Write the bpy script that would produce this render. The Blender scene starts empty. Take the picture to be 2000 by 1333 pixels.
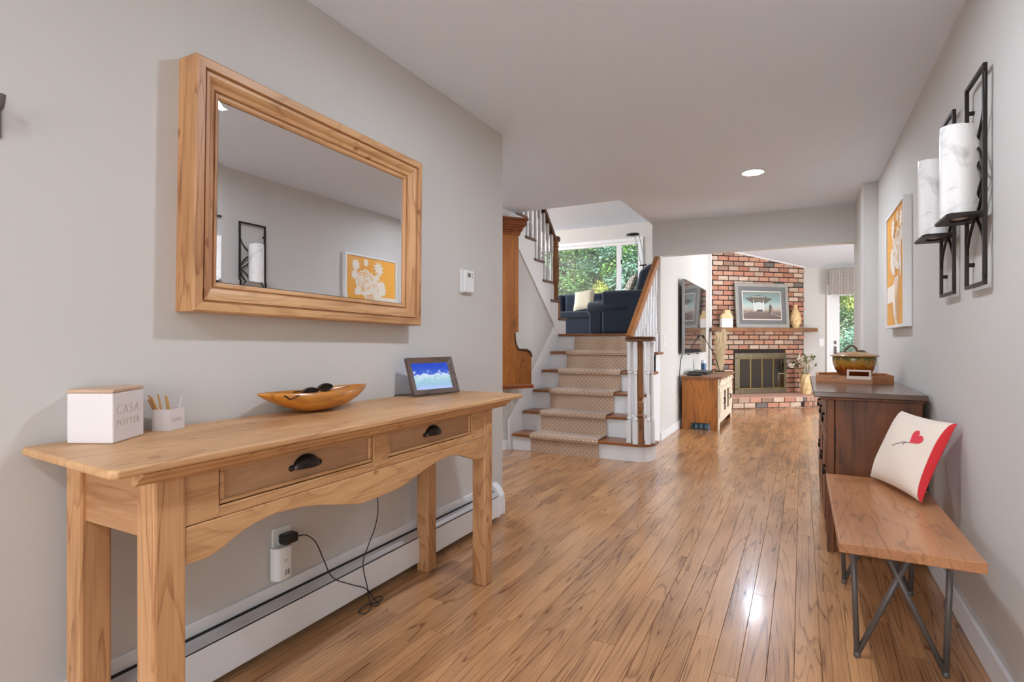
import bpy, math, random
from mathutils import Vector, Matrix
random.seed(7)
PI = math.pi
sc = bpy.context.scene
C = sc.collection

# ---------------------------------------------------------------- camera, world, sun, exposure
cam_d = bpy.data.cameras.new('camera'); cam = bpy.data.objects.new('camera', cam_d); C.objects.link(cam)
cam.location = (0, 0, 1.115); cam.rotation_euler = (PI/2, 0, math.atan(565/1071))
cam_d.sensor_width = 36; cam_d.lens = 36*1071/2000; cam_d.clip_start = 0.02; cam_d.clip_end = 200
sc.camera = cam
world = bpy.data.worlds.new('world'); sc.world = world; world.use_nodes = True
wn = world.node_tree; bg = wn.nodes['Background']
sky = wn.nodes.new('ShaderNodeTexSky'); sky.sky_type = 'NISHITA'; sky.sun_disc = False
sky.sun_elevation = math.radians(50); sky.sun_rotation = math.radians(200); sky.air_density = 1.0; sky.dust_density = 2.0
wn.links.new(sky.outputs[0], bg.inputs[0]); bg.inputs[1].default_value = 0.55
sun_d = bpy.data.lights.new('sun', 'SUN'); sun_d.energy = 12.0; sun_d.angle = math.radians(1.0); sun_d.color = (1, .95, .86)
sun = bpy.data.objects.new('sun', sun_d); C.objects.link(sun)
sun.rotation_euler = Vector((-0.06, 0.80, -1.05)).to_track_quat('-Z', 'Y').to_euler()
sc.view_settings.view_transform = 'Standard'; sc.view_settings.look = 'None'
sc.view_settings.exposure = 0.42; sc.view_settings.gamma = 1.0; sc.view_settings.use_curve_mapping = False
sc.cycles.max_bounces = 7; sc.cycles.diffuse_bounces = 4; sc.cycles.glossy_bounces = 3; sc.cycles.transparent_max_bounces = 6; sc.cycles.use_adaptive_sampling = True; sc.cycles.adaptive_threshold = .03; sc.cycles.use_denoising = True
LAMP = 330.0          # emission of the recessed lamp lenses
def daylight_fill(name, loc, direction, w, h, power, color=(.90, .95, 1.0)):
    """area lamp added outside unseen glazing, in place of sky light"""
    d = bpy.data.lights.new(name, 'AREA'); d.shape = 'RECTANGLE'; d.size = w; d.size_y = h; d.energy = power; d.color = color
    o = bpy.data.objects.new(name, d); C.objects.link(o); o.location = loc
    o.rotation_euler = Vector(direction).to_track_quat('-Z', 'Z').to_euler()
daylight_fill('entrance_fill', (-.55, -2.46, 1.15), (0, 1, 0), 1.8, 1.9, 85)  # added lamp, brightens the hall from behind the camera
daylight_fill('sliding_door_fill', (3.3, 7.9, 1.1), (-1, 0, 0), 2.0, 1.9, 190)  # added lamp, brightens the family room from the right
daylight_fill('side_window_fill', (-9.4, 8.6, 2.6), (1, 0, 0), 3.2, 1.3, 900)  # added lamp, brightens the upper living room

# ---------------------------------------------------------------- helpers
def lin(c):
    return tuple(((v/255)/12.92 if v/255 <= .04045 else (((v/255)+.055)/1.055)**2.4) for v in c)

def newmat(name):
    m = bpy.data.materials.new(name); m.use_nodes = True
    nt = m.node_tree; b = nt.nodes['Principled BSDF']
    return m, nt, b

MATS = {}
def plain(name, rgb, rough=.5, metal=0, spec=.5, bump=0, bscale=200, coat=0, sheen=0, var=0.0, vscale=6):
    if name in MATS: return MATS[name]
    m, nt, b = newmat(name)
    col = lin(rgb)
    b.inputs['Base Color'].default_value = (*col, 1); b.inputs['Roughness'].default_value = rough
    b.inputs['Metallic'].default_value = metal; b.inputs['Specular IOR Level'].default_value = spec
    b.inputs['Coat Weight'].default_value = coat; b.inputs['Coat Roughness'].default_value = .1
    b.inputs['Sheen Weight'].default_value = sheen
    if bump or var:
        tc = nt.nodes.new('ShaderNodeTexCoord'); n = nt.nodes.new('ShaderNodeTexNoise')
        nt.links.new(tc.outputs['Object'], n.inputs['Vector']); n.inputs['Detail'].default_value = 4
        n.inputs['Scale'].default_value = bscale
        if bump:
            bp = nt.nodes.new('ShaderNodeBump'); bp.inputs['Strength'].default_value = bump; bp.inputs['Distance'].default_value = .002
            nt.links.new(n.outputs['Fac'], bp.inputs['Height']); nt.links.new(bp.outputs[0], b.inputs['Normal'])
        if var:
            n2 = nt.nodes.new('ShaderNodeTexNoise'); n2.inputs['Scale'].default_value = vscale; n2.inputs['Detail'].default_value = 5
            nt.links.new(tc.outputs['Object'], n2.inputs['Vector'])
            r = nt.nodes.new('ShaderNodeValToRGB')
            r.color_ramp.elements[0].position = .3; r.color_ramp.elements[1].position = .7
            r.color_ramp.elements[0].color = (*[c*(1-var) for c in col], 1)
            r.color_ramp.elements[1].color = (*[min(1, c*(1+var)) for c in col], 1)
            nt.links.new(n2.outputs['Fac'], r.inputs[0]); nt.links.new(r.outputs[0], b.inputs['Base Color'])
    MATS[name] = m
    return m

def math_node(nt, op, a=None, b=None):
    n = nt.nodes.new('ShaderNodeMath'); n.operation = op
    for i, v in enumerate((a, b)):
        if v is None: continue
        if isinstance(v, (int, float)): n.inputs[i].default_value = v
        else: nt.links.new(v, n.inputs[i])
    return n.outputs[0]

def wood(name, light, dark, axis='Y', rough=.45, grain=1.0, ring=14, rand=False, knots=0.0, coat=0, contrast=1.0, along=1.1, detail=2.5, lines=.35, lw=.30):
    """wood with the grain along one object axis"""
    if name in MATS: return MATS[name]
    m, nt, b = newmat(name); L = nt.links.new
    tc = nt.nodes.new('ShaderNodeTexCoord'); vec = tc.outputs['Object']
    oi = nt.nodes.new('ShaderNodeObjectInfo')
    rnd = oi.outputs['Random']
    if rand:
        at = nt.nodes.new('ShaderNodeAttribute'); at.attribute_name = 'plank_random'
        s = math_node(nt, 'ADD', rnd, at.outputs['Fac']); rnd = math_node(nt, 'FRACT', s)
    off = nt.nodes.new('ShaderNodeCombineXYZ')
    r1 = math_node(nt, 'MULTIPLY', rnd, 37.7); r2 = math_node(nt, 'MULTIPLY', rnd, 91.3)
    L(r1, off.inputs[0]); L(r2, off.inputs[1]); L(r1, off.inputs[2])
    add = nt.nodes.new('ShaderNodeVectorMath'); add.operation = 'ADD'; L(vec, add.inputs[0]); L(off.outputs[0], add.inputs[1])
    base = add.outputs[0]
    def mapped(al, ac):
        mp = nt.nodes.new('ShaderNodeMapping'); s = [ac, ac, ac]; s['XYZ'.index(axis)] = al
        mp.inputs['Scale'].default_value = s; L(base, mp.inputs['Vector']); return mp.outputs[0]
    # broad cathedral figure: contour lines of a stretched noise
    n1 = nt.nodes.new('ShaderNodeTexNoise'); n1.inputs['Scale'].default_value = 1.0; n1.inputs['Detail'].default_value = detail
    n1.inputs['Distortion'].default_value = .6
    L(mapped(along*grain, 6.5*grain), n1.inputs['Vector'])
    k = math_node(nt, 'MULTIPLY', n1.outputs['Fac'], float(ring)); fr = math_node(nt, 'FRACT', k)
    # asymmetric line
    rl = nt.nodes.new('ShaderNodeValToRGB'); e = rl.color_ramp.elements
    e[0].position = 0.0; e[0].color = (1, 1, 1, 1); e[1].position = lw; e[1].color = (0, 0, 0, 1)
    e2 = rl.color_ramp.elements.new(.94); e2.color = (0, 0, 0, 1); e3 = rl.color_ramp.elements.new(1.0); e3.color = (1, 1, 1, 1)
    L(fr, rl.inputs[0])
    # fine pores
    n2 = nt.nodes.new('ShaderNodeTexNoise'); n2.inputs['Scale'].default_value = 1.0; n2.inputs['Detail'].default_value = 3
    L(mapped(5*grain, 150*grain), n2.inputs['Vector'])
    # tone drift
    n3 = nt.nodes.new('ShaderNodeTexNoise'); n3.inputs['Scale'].default_value = 1.0; n3.inputs['Detail'].default_value = 3
    L(mapped(1.6*grain, 5*grain), n3.inputs['Vector'])
    f1 = math_node(nt, 'MULTIPLY', rl.outputs[0], lines*contrast)
    f1b = math_node(nt, 'MULTIPLY', f1, n2.outputs['Fac'])
    f1c = math_node(nt, 'MULTIPLY', f1b, 2.0)
    p = math_node(nt, 'SUBTRACT', n2.outputs['Fac'], .5); p = math_node(nt, 'MULTIPLY', p, .6*contrast)
    t = math_node(nt, 'SUBTRACT', n3.outputs['Fac'], .5); t = math_node(nt, 'MULTIPLY', t, 1.1*contrast)
    s = math_node(nt, 'ADD', f1c, p); s = math_node(nt, 'ADD', s, t); s = math_node(nt, 'ADD', s, .3)
    if rand:
        rr = math_node(nt, 'SUBTRACT', rnd, .5); rr = math_node(nt, 'MULTIPLY', rr, .20); s = math_node(nt, 'ADD', s, rr)
    if knots:
        mp = nt.nodes.new('ShaderNodeMapping'); q = [knots]*3; q['XYZ'.index(axis)] = knots*.6
        mp.inputs['Scale'].default_value = q; L(base, mp.inputs['Vector'])
        vo = nt.nodes.new('ShaderNodeTexVoronoi'); vo.inputs['Scale'].default_value = 1.0; L(mp.outputs[0], vo.inputs['Vector'])
        kr = nt.nodes.new('ShaderNodeValToRGB'); kr.color_ramp.elements[0].color = (1, 1, 1, 1); kr.color_ramp.elements[0].position = .05
        kr.color_ramp.elements[1].position = .12; kr.color_ramp.elements[1].color = (0, 0, 0, 1)
        L(vo.outputs['Distance'], kr.inputs[0]); kk = math_node(nt, 'MULTIPLY', kr.outputs[0], .8); s = math_node(nt, 'ADD', s, kk)
    cr = nt.nodes.new('ShaderNodeValToRGB')
    cr.color_ramp.elements[0].position = 0.05; cr.color_ramp.elements[0].color = (*lin(light), 1)
    cr.color_ramp.elements[1].position = 0.95; cr.color_ramp.elements[1].color = (*lin(dark), 1)
    L(s, cr.inputs[0]); L(cr.outputs[0], b.inputs['Base Color'])
    b.inputs['Roughness'].default_value = rough; b.inputs['Coat Weight'].default_value = coat; b.inputs['Coat Roughness'].default_value = .12
    bp = nt.nodes.new('ShaderNodeBump'); bp.inputs['Strength'].default_value = .06; bp.inputs['Distance'].default_value = .002
    L(n2.outputs['Fac'], bp.inputs['Height']); L(bp.outputs[0], b.inputs['Normal'])
    MATS[name] = m
    return m

def emit(name, rgb, s):
    if name in MATS: return MATS[name]
    m, nt, b = newmat(name)
    b.inputs['Base Color'].default_value = (0.02, .02, .02, 1)
    b.inputs['Emission Color'].default_value = (*lin(rgb), 1); b.inputs['Emission Strength'].default_value = s
    MATS[name] = m; return m

def glass(name='pane_glass', tint=(1, 1, 1), refl=.07):
    if name in MATS: return MATS[name]
    m = bpy.data.materials.new(name); m.use_nodes = True; nt = m.node_tree; nt.nodes.clear()
    o = nt.nodes.new('ShaderNodeOutputMaterial'); mx = nt.nodes.new('ShaderNodeMixShader'); mx.inputs[0].default_value = refl
    t = nt.nodes.new('ShaderNodeBsdfTransparent'); t.inputs[0].default_value = (*tint, 1)
    g = nt.nodes.new('ShaderNodeBsdfGlossy'); g.inputs['Roughness'].default_value = .02
    nt.links.new(t.outputs[0], mx.inputs[1]); nt.links.new(g.outputs[0], mx.inputs[2]); nt.links.new(mx.outputs[0], o.inputs[0])
    MATS[name] = m; return m

class MB:
    def __init__(self): self.v = []; self.f = []; self.mi = []
    def add(self, vs, fs, mi=0):
        o = len(self.v); self.v += [Vector(p) for p in vs]
        self.f += [tuple(i+o for i in f) for f in fs]; self.mi += [mi]*len(fs); return self
    def box(self, x0, x1, y0, y1, z0, z1, mi=0):
        if x0 > x1: x0, x1 = x1, x0
        if y0 > y1: y0, y1 = y1, y0
        if z0 > z1: z0, z1 = z1, z0
        return self.add([(x0,y0,z0),(x1,y0,z0),(x1,y1,z0),(x0,y1,z0),(x0,y0,z1),(x1,y0,z1),(x1,y1,z1),(x0,y1,z1)],
                        [(0,3,2,1),(4,5,6,7),(0,1,5,4),(1,2,6,5),(2,3,7,6),(3,0,4,7)], mi)
    def prism(self, poly, a, b, axis='Z'):
        """poly: 2-D points in the two other axes; Z->(x,y), Y->(x,z), X->(y,z)"""
        n = len(poly)
        def P(p, h):
            return (p[0], p[1], h) if axis == 'Z' else ((p[0], h, p[1]) if axis == 'Y' else (h, p[0], p[1]))
        vs = [P(p, a) for p in poly] + [P(p, b) for p in poly]
        fs = [tuple(range(n))[::-1], tuple(range(n, 2*n))] + [(i, (i+1) % n, n+(i+1) % n, n+i) for i in range(n)]
        return self.add(vs, fs)
    def lathe(self, prof, n=20, c=(0, 0, 0), axis='Z', sx=1, sy=1):
        vs = []; fs = []; m = len(prof)
        for r, h in prof:
            for k in range(n):
                a = 2*PI*k/n; p = (r*math.cos(a)*sx, r*math.sin(a)*sy, h)
                if axis == 'X': p = (p[2], p[0], p[1])
                if axis == 'Y': p = (p[0], p[2], p[1])
                vs.append((p[0]+c[0], p[1]+c[1], p[2]+c[2]))
        for i in range(m-1):
            for k in range(n):
                fs.append((i*n+k, i*n+(k+1) % n, (i+1)*n+(k+1) % n, (i+1)*n+k))
        fs.append(tuple(range(n))[::-1]); fs.append(tuple((m-1)*n+k for k in range(n)))
        return self.add(vs, fs)
    def tube(self, pts, r, n=8, closed=False):
        pts = [Vector(p) for p in pts]; m = len(pts); vs = []; fs = []
        rs = r if isinstance(r, (list, tuple)) else [r]*m
        up = None
        for i, p in enumerate(pts):
            if closed: d = pts[(i+1) % m]-pts[i-1]
            else: d = pts[min(i+1, m-1)]-pts[max(i-1, 0)]
            d.normalize()
            if up is None:
                up = Vector((0, 0, 1)) if abs(d.z) < .9 else Vector((1, 0, 0))
            s = d.cross(up); s.normalize(); up = s.cross(d); up.normalize()
            for k in range(n):
                a = 2*PI*k/n; vs.append(p+s*math.cos(a)*rs[i]+up*math.sin(a)*rs[i])
        q = m if closed else m-1
        for i in range(q):
            j = (i+1) % m
            for k in range(n): fs.append((i*n+k, i*n+(k+1) % n, j*n+(k+1) % n, j*n+k))
        if not closed: fs.append(tuple(range(n))[::-1]); fs.append(tuple((m-1)*n+k for k in range(n)))
        return self.add(vs, fs)
    def grid(self, fn, nu, nv, closed_u=False):
        vs = [fn(i/nu, j/nv) for j in range(nv+1) for i in range(nu+1)]
        fs = [(j*(nu+1)+i, j*(nu+1)+i+1, (j+1)*(nu+1)+i+1, (j+1)*(nu+1)+i) for j in range(nv) for i in range(nu)]
        return self.add(vs, fs)
    def xform(self, M):
        self.v = [M @ p for p in self.v]; return self
    def build(self, name, mat, parent=None, smooth=False, bevel=0, seg=2, subsurf=0, solid=0):
        if parent is None or True:
            mn = Vector([min(p[i] for p in self.v) for i in range(3)]); mx = Vector([max(p[i] for p in self.v) for i in range(3)])
            o = (mn+mx)/2
            if parent is None: o.z = mn.z
        me = bpy.data.meshes.new(name); me.from_pydata([p-o for p in self.v], [], self.f)
        for m in (mat if isinstance(mat, (list, tuple)) else [mat]): me.materials.append(m)
        if any(self.mi): me.polygons.foreach_set('material_index', self.mi)
        me.validate(); me.update()
        if smooth: me.polygons.foreach_set('use_smooth', [True]*len(me.polygons))
        ob = bpy.data.objects.new(name, me); C.objects.link(ob)
        put(ob, o, parent)
        if solid:
            s = ob.modifiers.new('solid', 'SOLIDIFY'); s.thickness = solid; s.offset = 0
        if subsurf:
            s = ob.modifiers.new('sub', 'SUBSURF'); s.levels = subsurf; s.render_levels = subsurf
        if bevel:
            b = ob.modifiers.new('bevel', 'BEVEL'); b.width = bevel; b.segments = seg; b.limit_method = 'ANGLE'
        return ob

WM = {}
def wm(o): return WM.get(o.name, Matrix.Identity(4))
def put(ob, loc, parent, rot=None):
    """place ob at a world location, parented; keeps track of world matrices without a depsgraph update"""
    M = Matrix.Translation(Vector(loc)) @ (rot.to_4x4() if rot is not None else Matrix.Identity(4))
    WM[ob.name] = M
    if parent is not None:
        ob.parent = parent; ob.matrix_parent_inverse = wm(parent).inverted()
    ob.matrix_basis = M
def tag(o, label, cat, group=None, kind=None):
    o['label'] = label; o['category'] = cat
    if group: o['group'] = group
    if kind: o['kind'] = kind
    return o
def thing(name, label, cat, loc, group=None):
    o = bpy.data.objects.new(name, None); o.empty_display_size = .1; C.objects.link(o); put(o, loc, None)
    return tag(o, label, cat, group)
def struct(o, label=None, cat=None):
    o['kind'] = 'structure'
    if label: o['label'] = label
    if cat: o['category'] = cat
    return o
def box(name, mat, parent, x0, x1, y0, y1, z0, z1, bevel=.003):
    return MB().box(x0, x1, y0, y1, z0, z1).build(name, mat, parent, bevel=bevel)
def clone(ob, parent, loc, scale=None, rot=None):
    c = ob.copy(); C.objects.link(c); put(c, loc, parent, rot)
    if scale: c.scale = scale
    return c
def noise_color(nt, scale, c0, c1, p0=.35, p1=.65, detail=5, coord='Object'):
    tc = nt.nodes.new('ShaderNodeTexCoord'); n = nt.nodes.new('ShaderNodeTexNoise'); n.inputs['Scale'].default_value = scale; n.inputs['Detail'].default_value = detail
    nt.links.new(tc.outputs[coord], n.inputs['Vector']); r = nt.nodes.new('ShaderNodeValToRGB')
    r.color_ramp.elements[0].position = p0; r.color_ramp.elements[0].color = (*lin(c0), 1)
    r.color_ramp.elements[1].position = p1; r.color_ramp.elements[1].color = (*lin(c1), 1)
    nt.links.new(n.outputs['Fac'], r.inputs[0]); return r.outputs[0], n

# ---------------------------------------------------------------- materials
M_wall = plain('wall_paint', (205, 201, 195), .75, bump=.04, bscale=350)
M_ceil = plain('ceiling_paint', (230, 238, 248), .8, bump=.03, bscale=300)
M_white = plain('white_trim', (236, 236, 236), .35)
M_metalwhite = plain('white_enamel', (232, 232, 232), .3)
M_black = plain('black_plastic', (22, 22, 23), .35)
M_iron = plain('dark_iron', (36, 32, 30), .5, metal=.6)
M_gun = plain('gunmetal', (100, 94, 90), .45, metal=.25)
M_plastic = plain('white_plastic', (232, 232, 230), .35)
M_gapdark = plain('dark_gap', (20, 18, 17), .8)
M_pineY = wood('pine_along_y', (214, 168, 118), (158, 106, 62), 'Y', .42, ring=9, knots=10, lines=.24, contrast=1.2)
M_pineZ = wood('pine_along_z', (208, 158, 110), (148, 94, 54), 'Z', .45, ring=10, knots=10, lines=.34, contrast=1.2)
M_pineX = wood('pine_along_x', (206, 158, 114), (150, 98, 58), 'X', .45, ring=9, knots=7, lines=.25)
M_drawer = wood('drawer_pine', (194, 152, 112), (150, 106, 72), 'Y', .5, ring=7, lines=.15)
M_oak = wood('oak_plank', (206, 152, 103), (106, 62, 34), 'Y', .25, grain=1.0, ring=18, rand=True, lines=.42, coat=.35, along=.34, detail=1.6, lw=.18)
M_tread = wood('stair_tread', (160, 100, 54), (90, 50, 24), 'X', .3, ring=12)
M_treadY = wood('stair_tread_y', (120, 74, 42), (60, 34, 18), 'Y', .3, ring=12)
M_newel = wood('newel_wood', (164, 106, 56), (96, 56, 26), 'Z', .45, ring=12)
M_rail = wood('rail_wood', (176, 112, 52), (110, 64, 26), 'Y', .35, ring=10)
M_clock = wood('clock_oak', (176, 106, 42), (100, 52, 16), 'Z', .4, ring=14, lines=.32, lw=.2)
M_clockX = wood('clock_oak_dark', (150, 78, 30), (84, 40, 14), 'X', .35, ring=10)
M_side = wood('sideboard_walnut', (128, 72, 32), (66, 33, 13), 'Z', .5, ring=6, grain=.7)
M_sidetop = plain('sideboard_top', (92, 68, 54), .25, coat=.3, var=.12)
M_benchY = wood('bench_acacia', (196, 136, 90), (122, 74, 44), 'Y', .35, ring=8, grain=.9, lines=.32, coat=.2, lw=.2)
M_tvwood = wood('stand_wood', (196, 122, 40), (104, 54, 16), 'Z', .4, ring=8)
M_tvtop = wood('stand_top_wood', (150, 100, 60), (96, 58, 32), 'Y', .35, ring=8)
M_tray = wood('tray_wood', (196, 128, 72), (128, 76, 38), 'X', .4, ring=8)
M_bowl = wood('bowl_wood', (206, 134, 48), (130, 72, 20), 'Y', .3, ring=7, lines=.4, coat=.3)
M_mantel = wood('mantel_wood', (150, 104, 66), (78, 48, 28), 'X', .7, ring=10)
M_vasewood = wood('pale_vase_wood', (226, 196, 144), (190, 150, 96), 'Z', .35, ring=9)

# ================================================================= SETTING
XL, XR, YE = -1.70, .564, 3.095
H = 2.44
# ---- floor planks (each board nearest the camera is a part of its own)
floor = MB().box(-3.9, 3.2, -2.4, 11.3, -.12, -.014).build('floor', M_gapdark)
struct(floor)
PW = .083
def make_plank_mesh(Ln):
    g = .0006; b = .0009; x = PW/2-g; y = Ln/2-g
    me = bpy.data.meshes.new('plank')
    vs = [(-x,-y,-.014),(x,-y,-.014),(x,y,-.014),(-x,y,-.014),(-x,-y,-b),(x,-y,-b),(x,y,-b),(-x,y,-b),
          (-x+b,-y+b,0),(x-b,-y+b,0),(x-b,y-b,0),(-x+b,y-b,0)]
    fs = [(0,1,5,4),(1,2,6,5),(2,3,7,6),(3,0,4,7),(4,5,9,8),(5,6,10,9),(6,7,11,10),(7,4,8,11),(8,9,10,11)]
    me.from_pydata(vs, [], fs); me.materials.append(M_oak); me.update(); return me
LENS = [.55, .8, 1.05, 1.3, 1.6, 1.9]
PM = [make_plank_mesh(l) for l in LENS]
rp = random.Random(3); boards = []
nx0 = int((-3.6)/PW)-1
for i in range(nx0, int(3.1/PW)+1):
    xc = i*PW+.02
    y = -2.4 - rp.random()*1.2
    while y < 11.3:
        k = rp.randrange(len(LENS)); boards.append((xc, y+LENS[k]/2, k)); y += LENS[k]
def board_rank(b):
    x, y, k = b
    vis = (-1.8 < x < .62 and .2 < y < 6.4) or (-2.8 < x < .62 and 2.8 < y < 5.2) or (-1.45 < x < .5 and 6 < y < 9.3)
    d = math.hypot(x, y)
    return (0 if vis else 1, d)
boards.sort(key=board_rank)
for x, y, k in boards[:290]:
    o = bpy.data.objects.new('plank', PM[k]); C.objects.link(o); put(o, (x, y, 0), floor)
vs, fs, att = [], [], []
for x, y, k in boards[290:]:
    me = PM[k]; o0 = len(vs); r = rp.random()
    vs += [(v.co.x+x, v.co.y+y, v.co.z) for v in me.vertices]; fs += [tuple(i+o0 for i in p.vertices) for p in me.polygons]; att += [r]*len(me.vertices)
me = bpy.data.meshes.new('plank_field'); me.from_pydata(vs, [], fs); me.materials.append(M_oak)
a = me.attributes.new('plank_random', 'FLOAT', 'POINT'); a.data.foreach_set('value', att)
o = bpy.data.objects.new('plank_field', me); C.objects.link(o); put(o, (0, 0, 0), floor); o['kind'] = 'stuff'
# ---- hall ceiling with the stairwell cut out of it
m = MB()
m.box(XL-.15, .75, -2.4, 5.03, H, H+.22)
m.box(-3.9, XL-.15, YE-.15, 5.03, H, H+.22)
m.box(-1.5, .75, 5.03, 6.31, H, H+.22)
struct(m.build('ceiling', M_ceil))
# ---- walls of the hall
struct(MB().box(XL-.14, XL, -2.4, YE, 0, H).build('wall_left', M_wall, bevel=.004))
struct(MB().box(XR, XR+.14, -2.4, 5.44, 0, H).build('wall_right', M_wall))
struct(MB().box(.456, XR+.14, 5.44, 6.31, 0, H).build('wall_right_pier', M_wall, bevel=.004))
m = MB(); m.box(-1.39, .456, 6.19, 6.31, 2.067, 3.9); m.box(XR+.14, 3.1, 6.19, 6.31, 0, 3.9)
struct(m.build('wall_header', M_wall))
struct(MB().box(-1.48, -1.39, 6.19, 11.3, 0, 3.9).build('wall_television', M_wall))
# stair wall (under the upper flight) with a sloping top, facing the lower flight
def z2(y): return 1.63 + (6.19-y)*.2135/.235       # nosing line of the upper flight
poly = [(4.98, 0), (6.62, 0), (6.62, 1.2), (6.43, 1.2), (6.19, 1.36), (4.98, 2.42)]
struct(MB().prism(poly, -2.75, -2.65, 'X').build('wall_stair', M_wall))
# diagonal wall that carries the clock, then the hidden side of the passage
u50 = Vector((math.cos(math.radians(50)), math.sin(math.radians(50)), 0)); n50 = Vector((u50.y, -u50.x, 0))
c0 = Vector((-2.65, 4.985, 0)); c1 = c0-u50*1.25
struct(MB().prism([(c0.x, c0.y), (c1.x, c1.y), (c1.x-.1, c1.y+.05), (c0.x-.1, c0.y+.09)], 0, H, 'Z').build('wall_corner', M_wall))
struct(MB().box(c1.x-.1, c1.x, YE-.14, c1.y+.05, 0, H).build('wall_passage', M_wall))
struct(MB().box(c1.x, XL-.139, YE-.14, YE-.002, 0, H).build('wall_passage_end', M_wall))
# wall behind the camera with the glazed entrance
m = MB(); m.box(XL-.14, -1.45, -2.4, -2.26, 0, H); m.box(.35, XR+.14, -2.4, -2.26, 0, H); m.box(-1.45, .35, -2.4, -2.26, 2.1, H)
struct(m.build('wall_entrance', M_wall))
struct(MB().box(-3.2, 2.2, -5.2, -2.41, 2.45, 2.6).build('sun_blocker', M_ceil))  # unseen slab added to keep sun out of the entrance glazing
# far wall of the house (family room + living room) with its openings
m = MB(); Y0, Y1 = 11.3, 11.44
m.box(-1.39, .46, Y0, Y1, 0, 4.4); m.box(1.40, 3.1, Y0, Y1, 0, 4.4); m.box(.46, 1.40, Y0, Y1, 2.05, 4.4)
struct(m.build('wall_far', M_wall))
m = MB(); m.box(-9.2, -7.6, Y0, Y1, 1.0, 4.4); m.box(-2.95, -1.39, Y0, Y1, 1.0, 4.4); m.box(-7.6, -2.95, Y0, Y1, 1.0, 2.02); m.box(-7.6, -2.95, Y0, Y1, 3.2, 4.4)
struct(m.build('wall_living_far', M_wall))
# family room: right wall with a glazed opening, sloping ceiling
m = MB(); m.box(3.1, 3.24, 6.19, 6.9, 0, 3.9); m.box(3.1, 3.24, 8.9, 11.44, 0, 3.9); m.box(3.1, 3.24, 6.9, 8.9, 2.1, 3.9)
struct(m.build('wall_family', M_wall))
SL = .225
m = MB(); zc = lambda y: 2.455+SL*(11.3-y)
m.prism([(6.19, zc(6.19)), (11.44, zc(11.44)), (11.44, zc(11.44)+.2), (6.19, zc(6.19)+.2)], -1.48, 3.24, 'X')
struct(m.build('ceiling_family', M_ceil))
# living room shell on the upper level
ZU = 1.2
struct(MB().box(-9.2, -1.48, 6.235, 11.3, 1.0, ZU-.001).build('floor_living', M_tread))
struct(MB().box(-9.2, -1.48, 2.6, 11.44, 3.575, 3.75).build('ceiling_living', M_ceil))
m = MB(); m.box(-9.34, -9.2, 4.9, 6.9, 1.0, 3.75); m.box(-9.34, -9.2, 10.3, 11.44, 1.0, 3.75); m.box(-9.34, -9.2, 6.9, 10.3, 1.0, 1.9); m.box(-9.34, -9.2, 6.9, 10.3, 3.3, 3.75)
struct(m.build('wall_living_side', M_wall))
m = MB(); m.box(-9.2, -3.65, 4.9, 5.0, 1.0, 3.75); m.box(-3.75, -3.65, 2.6, 6.3, 0, 3.75); m.box(-3.75, -1.4, 2.6, 2.7, H+.22, 3.75); m.box(-1.5, -1.4, 2.6, 6.19, H+.22, 3.75)
struct(m.build('wall_stairwell', M_wall))
# white casing around the opening edge (painted bullnose)
# ---- baseboards
def baseboard(name, x0, x1, y0, y1, h=.1):
    struct(box(name, M_white, None, x0, x1, y0, y1, 0, h, .004))
baseboard('baseboard_right', XR-.015, XR, -2.26, 5.44)
baseboard('baseboard_pier', .441, XR-.015, 5.425, 5.44)
baseboard('baseboard_television', -1.39, -1.375, 6.19, 9.97)
baseboard('baseboard_opening', -1.48, -1.375, 6.175, 6.19)
baseboard('baseboard_end', XL-.14, XL+.012, YE, YE+.012)
b = MB().prism([(c0.x, c0.y), (c0.x+n50.x*.015, c0.y+n50.y*.015), (c1.x+n50.x*.015, c1.y+n50.y*.015), (c1.x, c1.y)], 0, .1, 'Z').build('baseboard_corner', M_white, bevel=.003)
struct(b)
# ---- windows and doors
def window_unit(name, x0, x1, z0, z1, y, mull, label=None):
    e = bpy.data.objects.new(name, None); C.objects.link(e); put(e, ((x0+x1)/2, y, z0), None); e['kind'] = 'structure'
    t = .06
    m = MB(); m.box(x0-.06, x1+.06, y-.02, y, z1, z1+.07); m.box(x0-.06, x0, y-.02, y, z0-.06, z1); m.box(x1, x1+.06, y-.02, y, z0-.06, z1); m.box(x0-.08, x1+.08, y-.05, y, z0-.06, z0)
    m.build('window_casing', M_white, e, bevel=.003)
    m = MB(); m.box(x0, x1, y+.03, y+.09, z1-t, z1); m.box(x0, x1, y+.03, y+.09, z0, z0+t); m.box(x0, x0+t, y+.03, y+.09, z0+t, z1-t); m.box(x1-t, x1, y+.03, y+.09, z0+t, z1-t)
    for q in mull: m.box(q-.05, q+.05, y+.03, y+.09, z0+t, z1-t)
    m.build('window_frame', M_white, e)
    xs = [x0+t]+[v for q in mull for v in (q-.05, q+.05)]+[x1-t]
    for i in range(0, len(xs), 2): box('window_pane', glass(), e, xs[i], xs[i+1], y+.058, y+.064, z0+t, z1-t, 0)
    return e
w = window_unit('window_1', -7.6, -2.95, 2.02, 3.2, 11.3, [-6.2, -3.42])
box('window_lock', M_iron, w, -3.375, -3.345, 11.32, 11.333, 2.75, 2.83)
box('window_crank', M_iron, w, -3.43, -3.40, 11.30, 11.33, 2.10, 2.17)
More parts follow.
